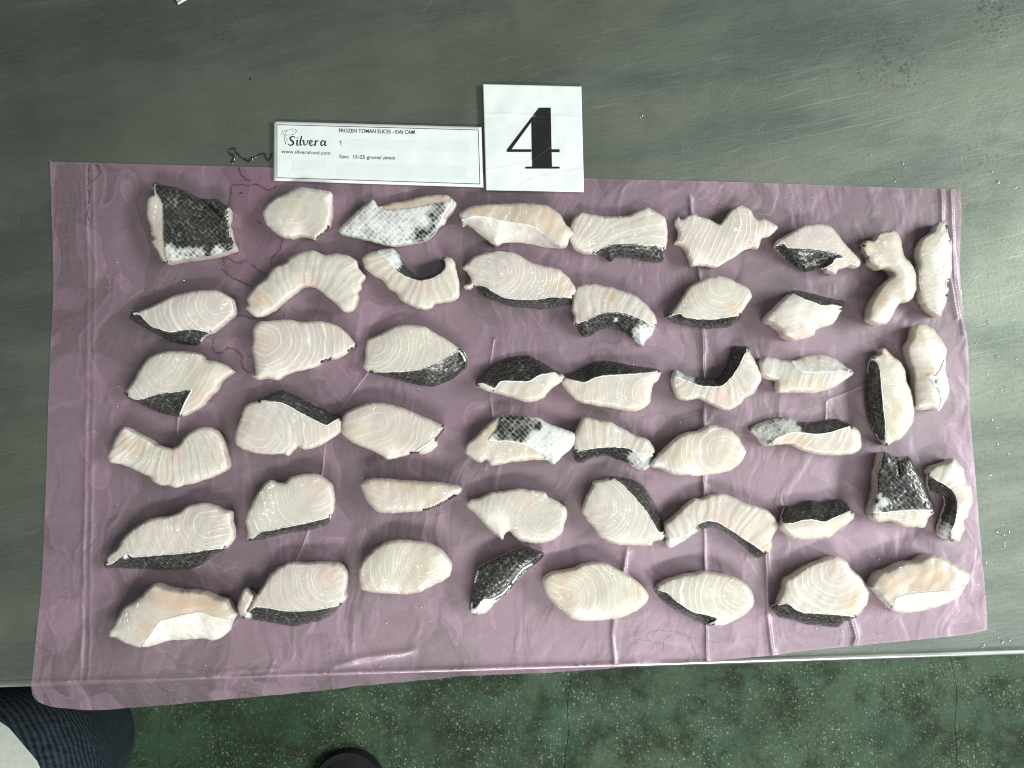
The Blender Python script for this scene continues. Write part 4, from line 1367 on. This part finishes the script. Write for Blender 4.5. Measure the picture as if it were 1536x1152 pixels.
strokes = [[(312,264,9),(300,242,12),(268,238,17),(243,260,21),(254,290,24),(284,314,25),(289,340,23),(264,362,18),(234,362,14),(213,343,11)],
           [(330,300,7),(350,292,16),(343,320,21),(338,350,19),(350,368,12),(368,352,7)], [(350,250,17),(353,262,17)],
           [(408,228,15),(397,280,21),(386,335,21),(394,366,14),(416,348,7)],
           [(416,302,8),(438,296,17),(440,330,21),(446,360,16),(470,356,11),(494,322,12),(492,294,12),(515,306,6)],
           [(520,342,9),(552,326,11),(562,302,13),(542,292,14),(524,318,21),(526,352,19),(550,370,14),(592,344,7)],
           [(592,306,8),(612,298,17),(606,335,21),(599,372,21)], [(606,330,9),(628,302,13),(652,304,18)],
           [(740,312,10),(712,296,14),(688,322,21),(686,354,19),(704,370,14),(734,344,9)], [(752,298,18),(742,340,21),(748,368,15),(774,356,7)]]
sq = []
for st in strokes:
    sq += ribbon(zl(st))
quads_part('brand_lettering', sq, lab, M_INK, LZ + .00015, lab_h)
fish = [[(172,222,4),(182,178,5),(225,142,6),(290,128,6),(333,152,6),(318,186,6),(275,212,6),(220,214,5),(170,226,4)],
        [(178,190,5),(160,240,6),(162,290,7),(182,350,5),(184,305,6),(202,280,5),(170,246,4)], [(282,140,4),(276,160,4),(292,172,4)],
        [(132,150,9),(155,188,4)], [(104,206,6),(132,192,8)], [(140,220,6),(152,205,5)], [(165,145,5),(172,160,4)], [(316,150,6),(320,154,6)],
        [(200,140,5),(185,152,10),(178,168,5)]]
fq = []
for st in fish:
    fq += ribbon(zl(st))
quads_part('fish_emblem', fq, lab, M_INKG, LZ + .00015, lab_h)
z3 = lambda x, y: (400 + x / 3.072, 110 + y / 3.072)
for pl in ([(345, 303), (939, 316), (939, 362), (343, 349)], [(324, 413), (921, 428), (921, 488), (324, 472)], [(119, 405), (272, 406), (272, 448), (119, 447)]):
    flat_part('pale_band', [[z3(*q) for q in pl]], lab, M_INKP, LZ + .00010, lab_h)
LAMI = [(409.5, 180.5), (723.5, 189), (726.5, 282.5), (409, 272.5)]
sheet_part('laminate', LAMI, lab, M_CLEAR, LZ + .00035, lab_h, 60, 20)

KZ = TZ + .0036
KCR = [(np.array([(726, 172), (770, 171), (800, 174), (874, 176)], float), .00035), (np.array([(728, 256), (790, 246), (824, 220)], float), .0003), (np.array([(770, 284), (800, 268), (874, 254)], float), .0003), (np.array([(800, 180), (826, 182)], float), .0003)]


def card_h(px):
    h = .0007 * wob(px, 150, 71) + .0003 * wob(px, 50, 72)
    for q, a in KCR:
        h = h + a * np.exp(-(dseg(px, q[:-1], q[1:]) / 1.6) ** 2)
    return h


CARD = [(724.5, 126), (872, 129.5), (876, 288), (729, 285)]
kc = P(CARD, KZ).mean(0)
card = empty('number_card', kc, 'square white laminated card bearing a large black number four', 'number card')
sheet_part('paper', CARD, card, M_PAPER, KZ, card_h, 90, 90, .0004)
poly4 = [[(1255,158),(1309,158),(1312,300),(1315,432),(1224,432),(1221,300),(1220,224)],
         [(1255,158),(1220,224),(1127,352),(1107,352)], [(1107,350),(1220,350),(1220,362),(1107,362)], [(1313,350),(1350,350),(1350,363),(1313,363)],
         [(1192,430),(1350,430),(1350,439),(1192,439)]]
flat_part('numeral', [[z3(*q) for q in pl] for pl in poly4], card, M_INK, KZ + .00030, card_h, 1.2)
sheet_part('laminate', [(723, 123), (876.5, 122.5), (878.5, 288.5), (728, 287)], card, M_CLEAR, KZ + .00075, card_h, 90, 90)

# corner of another label reaching in at the top edge
c2 = [(261, -6), (284, -28), (300, -12), (267, 6.5)]
nb = [(262, -3), (330, -48), (345, -36), (268, 6)]
CZ = TZ + .0012
c2c = P(nb, CZ).mean(0)
lab2 = empty('label_corner', c2c, 'white corner of a second label with black lines at the top edge', 'label')
zero = lambda px: np.zeros(len(px))
sheet_part('paper', [(255, -12), (330, -58), (343, -38), (267.5, 7)], lab2, M_PAPER, CZ, zero, 4, 4, .0004)
q2 = ribbon([(264, 4.2, 1), (341, -42, 1)]) + ribbon([(257, -9, 1), (266, 4, 1)]) + ribbon([(264, -6, 1), (271, 0, 1)])
quads_part('border_line', q2, lab2, M_INK, CZ + .00012, zero)

# ---------------------------------------------------------------- water on sheet and table
def dome(vs, fs, c, r, h, n=10, e=1.0, a=0.0):
    o = len(vs)
    vs.append((c[0], c[1], c[2] + h))
    for q, (k, zz) in enumerate(((.5, .85), (.85, .5), (1.0, 0))):
        for t in range(n):
            th = t / n * 6.2832
            x, y = r * k * math.cos(th), r * e * k * math.sin(th)
            vs.append((c[0] + x * math.cos(a) - y * math.sin(a), c[1] + x * math.sin(a) + y * math.cos(a), c[2] + h * zz))
    for t in range(n):
        u = (t + 1) % n
        fs.append((o, o + 1 + t, o + 1 + u))
        for q in range(2):
            b = o + 1 + q * n
            fs.append((b + t, b + n + t, b + n + u, b + u))


g = np.random.default_rng(11)
fout = np.array(FILM, float)
cand = []
clus = [(205, 600, 40, 60), (190, 440, 40, 25), (160, 420, 30, 25), (1170, 315, 60, 30), (960, 300, 50, 14), (1010, 610, 30, 22), (1330, 930, 60, 70), (1440, 900, 35, 60),
        (1445, 700, 25, 25), (560, 985, 70, 45), (380, 1000, 90, 40), (170, 980, 60, 20), (620, 925, 30, 25), (180, 740, 30, 22), (1250, 940, 30, 30), (1190, 300, 70, 20),
        (700, 295, 60, 8), (1400, 560, 25, 20), (900, 700, 300, 40), (500, 600, 400, 40)]
for (x, y, sd, n) in clus:
    cand.append(g.normal((x, y), (sd, sd * .6), (n, 2)))
cand = np.concatenate(cand)
cand = cand[inside(cand, fout)]
eb = 1025 + (977 - 1025) * cand[:, 0] / 1536
cand = cand[cand[:, 1] < eb - 3]
for o_ in OUTS:
    cand = cand[~inside(cand, o_)]
vs, fs = [], []
for q in cand:
    r = abs(g.normal(.0003, .00028)) + .00018
    dome(vs, fs, P1(*q, FZ + .0001), r, r * .55, 8, g.uniform(.6, 1.1), g.uniform(0, 3))
wd = link('water_droplets', mesh('water_droplets', vs, fs), M_WATER)
tag(wd, 'tiny scattered water droplets on the pink sheet', 'water droplets')
wd['kind'] = 'stuff'

vs, fs = [], []
for (x, y, sd, n) in [(1490, 520, 30, 12), (1480, 640, 25, 9), (1500, 800, 22, 14), (1495, 700, 30, 6), (1500, 960, 14, 10), (1340, 255, 14, 4), (960, 172, 4, 2), (1500, 300, 40, 10)]:
    for q in g.normal((x, y), (sd, sd * 1.2), (n, 2)):
        if not inside(np.array([q]), fout)[0] and q[1] < 1020 + (977 - 1025) * q[0] / 1536:
            r = abs(g.normal(.0006, .0006)) + .0003
            dome(vs, fs, P1(*q, TZ + .0001), r, r * .4, 10, g.uniform(.6, 1.3), g.uniform(0, 3))
ws_ = link('table_droplets', mesh('table_droplets', vs, fs), M_WATER)
tag(ws_, 'small water droplets on the bare steel right of the sheet', 'water droplets')
ws_['kind'] = 'stuff'


def trail(lines, z, width=2.2, seed=0):
    """meandering beads of liquid: low rounded ridges"""
    vs, fs = [], []
    gg = np.random.default_rng(seed)
    for pl in lines:
        pl = np.array(pl, float)
        seg = np.linalg.norm(np.diff(pl, axis=0), axis=1)
        cum = np.concatenate([[0], np.cumsum(seg)])
        s = np.arange(0, cum[-1], 1.6)
        if len(s) < 3:
            continue
        q = np.stack([np.interp(s, cum, pl[:, 0]), np.interp(s, cum, pl[:, 1])], 1)
        q += np.stack([wob(q, 12, seed + 1), wob(q, 12, seed + 2)], 1) * 2.0
        tn = np.gradient(q, axis=0)
        nn = np.stack([tn[:, 1], -tn[:, 0]], 1)
        nn /= np.linalg.norm(nn, axis=1)[:, None] + 1e-9
        wid = width * (.5 + .5 * np.abs(wob(q, 18, seed + 3)) * 2.2 + .25)
        wid[0] = wid[-1] = .2
        o = len(vs)
        prof = ((-1, 0), (-.6, .7), (0, 1), (.6, .7), (1, 0))
        for k, hh in prof:
            w = P(q + nn * (wid * k / 2)[:, None], z + hh * .00022 * np.minimum(wid, 2))
            vs += [tuple(a) for a in w]
        m = len(q)
        for a in range(4):
            for b in range(m - 1):
                fs.append((o + a * m + b, o + a * m + b + 1, o + (a + 1) * m + b + 1, o + (a + 1) * m + b))
    return mesh('trail', vs, fs)


a1 = lambda pl: [(140 + x / 4.8, 250 + y / 4.8) for x, y in pl]
a6 = lambda pl: [(140 + x / 4.8, 410 + y / 4.8) for x, y in pl]
c5 = lambda pl: [(800 + x / 4.8, 800 + y / 4.8) for x, y in pl]
t3 = lambda pl: [(x / 3, y / 3) for x, y in pl]
film_tr = [a1([(985,140),(990,210),(970,290),(1010,320)]), a1([(940,640),(935,740),(980,790),(1060,830),(1140,860)]), a1([(1365,520),(1355,590),(1290,650),(1280,710),(1310,725)]),
           a1([(950,640),(1000,680),(1060,690),(1120,670)]), a1([(985,140),(1040,130),(1120,140),(1180,130),(1260,170),(1330,140)]), a1([(1040,0),(1070,60),(1090,95),(1140,100)]),
           a1([(1140,700),(1200,760),(1260,770)]), a1([(1050,180),(1080,200),(1050,190)]), a1([(1000,300),(980,380)]), a1([(1170,390),(1215,420)]),
           a6([(870,470),(860,540),(890,580),(940,565),(960,535),(1030,550),(1065,600),(1070,680),(1110,715),(1160,705)]), a6([(1020,300),(1090,310),(1140,330),(1230,310)]), a6([(1110,600),(1150,605)]),
           t3([(405,735),(400,790),(395,850),(405,900),(395,960),(400,1000)]), t3([(430,735),(455,780),(430,805),(405,820)])]
fine_tr = [c5([(700,800),(760,770),(820,775),(810,740),(850,705),(960,700)]), c5([(960,720),(1000,705),(1100,730),(1140,760),(1250,770),(1350,795)]), c5([(930,860),(950,760),(1000,720)]), c5([(820,775),(930,800)]), c5([(1100,730),(1160,830),(1210,930)]),
           [(1262,958),(1258,970),(1268,978)]]
PUD = [(335,252),(345,280),(343,330),(337,345),(335,385),(338,405),(360,425),(378,428),(400,405),(408,392),(424,370),(425,358),(404,350),(393,335),(395,315),(400,300),(420,275),(412,262),(405,252),(370,250)]
po = closed_resample(PUD, 2.5, .8, 51)
gx = np.stack(np.meshgrid(np.arange(330, 430, 4.0), np.arange(246, 432, 4.0)), -1).reshape(-1, 2)
gx = gx[inside(gx, po)]
gx = gx[dseg(gx, po, np.roll(po, -1, 0)) > 1.5]
rr_ = delaunay_2d_cdt([Vector(q) for q in np.concatenate([po, gx])], [], [list(range(len(po)))], 1, 1e-4)
pv = np.array([tuple(q) for q in rr_[0]])
pz = FZ + .0004 + .0003 * soft(dseg(pv, po, np.roll(po, -1, 0)), 0, 3) + .00012 * wob(pv, 25, 52)
pf = [t_[::-1] for t_ in rr_[2]]
pud = link('meltwater_puddle', mesh('meltwater_puddle', P(pv, pz), pf), M_PUDDLE)
tag(pud, 'thin reddish puddle of meltwater between the tail slice and the label', 'puddle')
jt = link('meltwater_trail', trail(film_tr, FZ + .0006, 1.7, 5), M_JUICE)
jt['kind'] = jf_kind = 'stuff'
tag(jt, 'dark meandering meltwater lines on the pink sheet beside the tail slice', 'water trail')
jf = link('drying_mark', trail(fine_tr, FZ + .0004, .8, 9), M_FAINT)
jf['kind'] = 'stuff'
tag(jf, 'thin dark tide mark near the front edge of the pink sheet', 'water mark')
js = link('water_trail', trail([t3([(1045,740),(1050,705),(1030,685),(1035,668),(1055,668),(1080,708),(1120,725),(1160,695),(1190,692),(1205,725),(1225,690),(1240,700)])], TZ + .0002, 3.4, 15), M_JUICE)
tag(js, 'dark water trail on the steel just left of the printed label', 'water trail')

# ---------------------------------------------------------------- the person at the table
def tube(path, rad, n=28, squash=None, folds=0.0, seed=0, m=60):
    path = np.array(path, float)
    rad = np.array(rad, float)
    k = len(path)
    tt = np.linspace(0, k - 1, m)
    def cr(a):
        o = []
        for t in tt:
            i = min(int(t), k - 2)
            u = t - i
            p0, p1, p2, p3 = a[max(i-1, 0)], a[i], a[i+1], a[min(i+2, k-1)]
            o.append(.5*((2*p1)+(-p0+p2)*u+(2*p0-5*p1+4*p2-p3)*u*u+(-p0+3*p1-3*p2+p3)*u**3))
        return np.array(o)
    c, r = cr(path), cr(rad[:, None])[:, 0]
    tn = np.gradient(c, axis=0)
    tn /= np.linalg.norm(tn, axis=1)[:, None]
    ref = np.array([1.0, 0, 0])
    vs, uv = [], []
    for i in range(m):
        a = ref - tn[i] * (ref @ tn[i])
        a /= np.linalg.norm(a)
        b = np.cross(tn[i], a)
        for q in range(n):
            th = q / n * 6.28318
            rr = r[i] * (1 + folds * (math.sin(i * .55 + 2 * math.sin(th + seed)) * .5 + math.sin(i * .23 + 3 * th) * .3))
            vs.append(c[i] + rr * (a * math.cos(th) + b * math.sin(th)))
            uv.append((q / n * .6, i / m))
    fs = []
    for i in range(m - 1):
        for q in range(n):
            u = (q + 1) % n
            fs.append((i*n+q, i*n+u, (i+1)*n+u, (i+1)*n+q))
    fs.append(tuple(range(n - 1, -1, -1)))
    fs.append(tuple((m - 1) * n + q for q in range(n)))
    return vs, fs, uv


def add_uv(me, uv):
    l = me.uv_layers.new(name='UVMap')
    for lp in me.loops:
        l.data[lp.index].uv = uv[lp.vertex_index]


def PR(x, y, z):
    return P1(x, y, z)


person = empty('person', (P1(430, 1300, 0)), 'person standing at the front edge in dark blue denim, white top and black shoe', 'person')
pl_ = np.array(person.location)
hip, knee, ank = PR(-60, 1260, .74), PR(85, 1120, .50), PR(120, 1190, .10)
vs, fs, uv = tube([hip + np.array([-.05, -.12, .10]), hip, (hip + knee) / 2 + np.array([.0, .0, .02]), knee, knee * .5 + ank * .5 + np.array([0, .01, 0]), ank], [.10, .098, .088, .074, .066, .058], folds=.025, seed=1)
me = mesh('trouser_leg', np.array(vs) - pl_, fs)
add_uv(me, uv)
link('trouser_leg', me, M_DENIM, person)

# white shirt hem over the thigh
vs, fs, uv = tube([PR(-150, 1250, .62), PR(-190, 1280, .66), PR(-250, 1330, .74), PR(-320, 1390, .86)], [.10, .11, .12, .14], folds=.03, seed=4)
link('shirt_hem', mesh('shirt_hem', np.array(vs) - pl_, fs), mat_plain('white_cotton', (.62, .66, .58), .8, .06, 300), person)

# other leg, bare instep and black slip-on shoe standing on the floor
M_BODY = mat_plain('bare_skin', (.22, .12, .08), .5, .12, 60)  # base colour darkened so the foot looks shaded
M_SHOE = mat_plain('black_rubber', (.006, .006, .007), .85, .3, 80)
fx, fy = P1(513, 1145, .05)[:2]
toe = np.array([fx + .004, fy - .018, 0])
vs, fs, uv = tube([toe + np.array([0, -.02, .028]), toe + np.array([0, -.055, .042]), toe + np.array([-.002, -.10, .062]), toe + np.array([-.01, -.15, .075]), toe + np.array([-.015, -.18, .16]), toe + np.array([-.02, -.20, .30])],
                  [.022, .034, .038, .042, .044, .05], n=20)
link('foot', mesh('foot', np.array(vs) - pl_, fs), M_BODY, person)
vs, fs, uv = tube([toe + np.array([-.018, -.195, .20]), toe + np.array([-.02, -.21, .34]), toe + np.array([-.03, -.22, .50]), toe + np.array([-.06, -.30, .74])], [.062, .07, .08, .095], folds=.03, seed=8)
me = mesh('trouser_leg', np.array(vs) - pl_, fs)
add_uv(me, uv)
link('trouser_leg', me, M_DENIM, person)
# shoe: sole plus closed toe cap
bm = bmesh.new()
prof = []
for k in range(40):
    th = k / 40 * 6.2832
    x = .063 * math.cos(th) * (1.0 if math.sin(th) > 0 else .82)
    y = .069 * math.sin(th) if math.sin(th) > 0 else .20 * math.sin(th)
    prof.append((toe[0] + x, toe[1] - .045 + y))
lo_ = [bm.verts.new((x, y, .001)) for x, y in prof]
up_ = [bm.verts.new((x, y, .024)) for x, y in prof]
bm.faces.new(up_)
for k in range(40):
    q = (k + 1) % 40
    bm.faces.new((lo_[k], lo_[q], up_[q], up_[k]))
me = bpy.data.meshes.new('sole')
bm.to_mesh(me)
bm.free()
for v_ in me.vertices:
    v_.co -= Vector(pl_)
link('sole', me, M_SHOE, person)
vs, fs = [], []
na, nr = 24, 10
for r_ in range(nr + 1):
    ph = r_ / nr * 1.5708
    for k in range(na + 1):
        th = k / na * 3.14159
        cx_, sy_ = math.cos(th) * math.cos(ph * .98), math.sin(th) * math.cos(ph * .98)
        vs.append((toe[0] + .064 * cx_, toe[1] - .045 - .022 * math.sin(ph) + .070 * sy_, .014 + .030 * math.sin(ph)))
for r_ in range(nr):
    for k in range(na):
        a = r_ * (na + 1) + k
        fs.append((a, a + 1, a + na + 2, a + na + 1))
cap = link('toe_cap', mesh('toe_cap', np.array(vs) - pl_, fs), M_SHOE, person)
sd_ = cap.modifiers.new('thick', 'SOLIDIFY')
sd_.thickness = .003
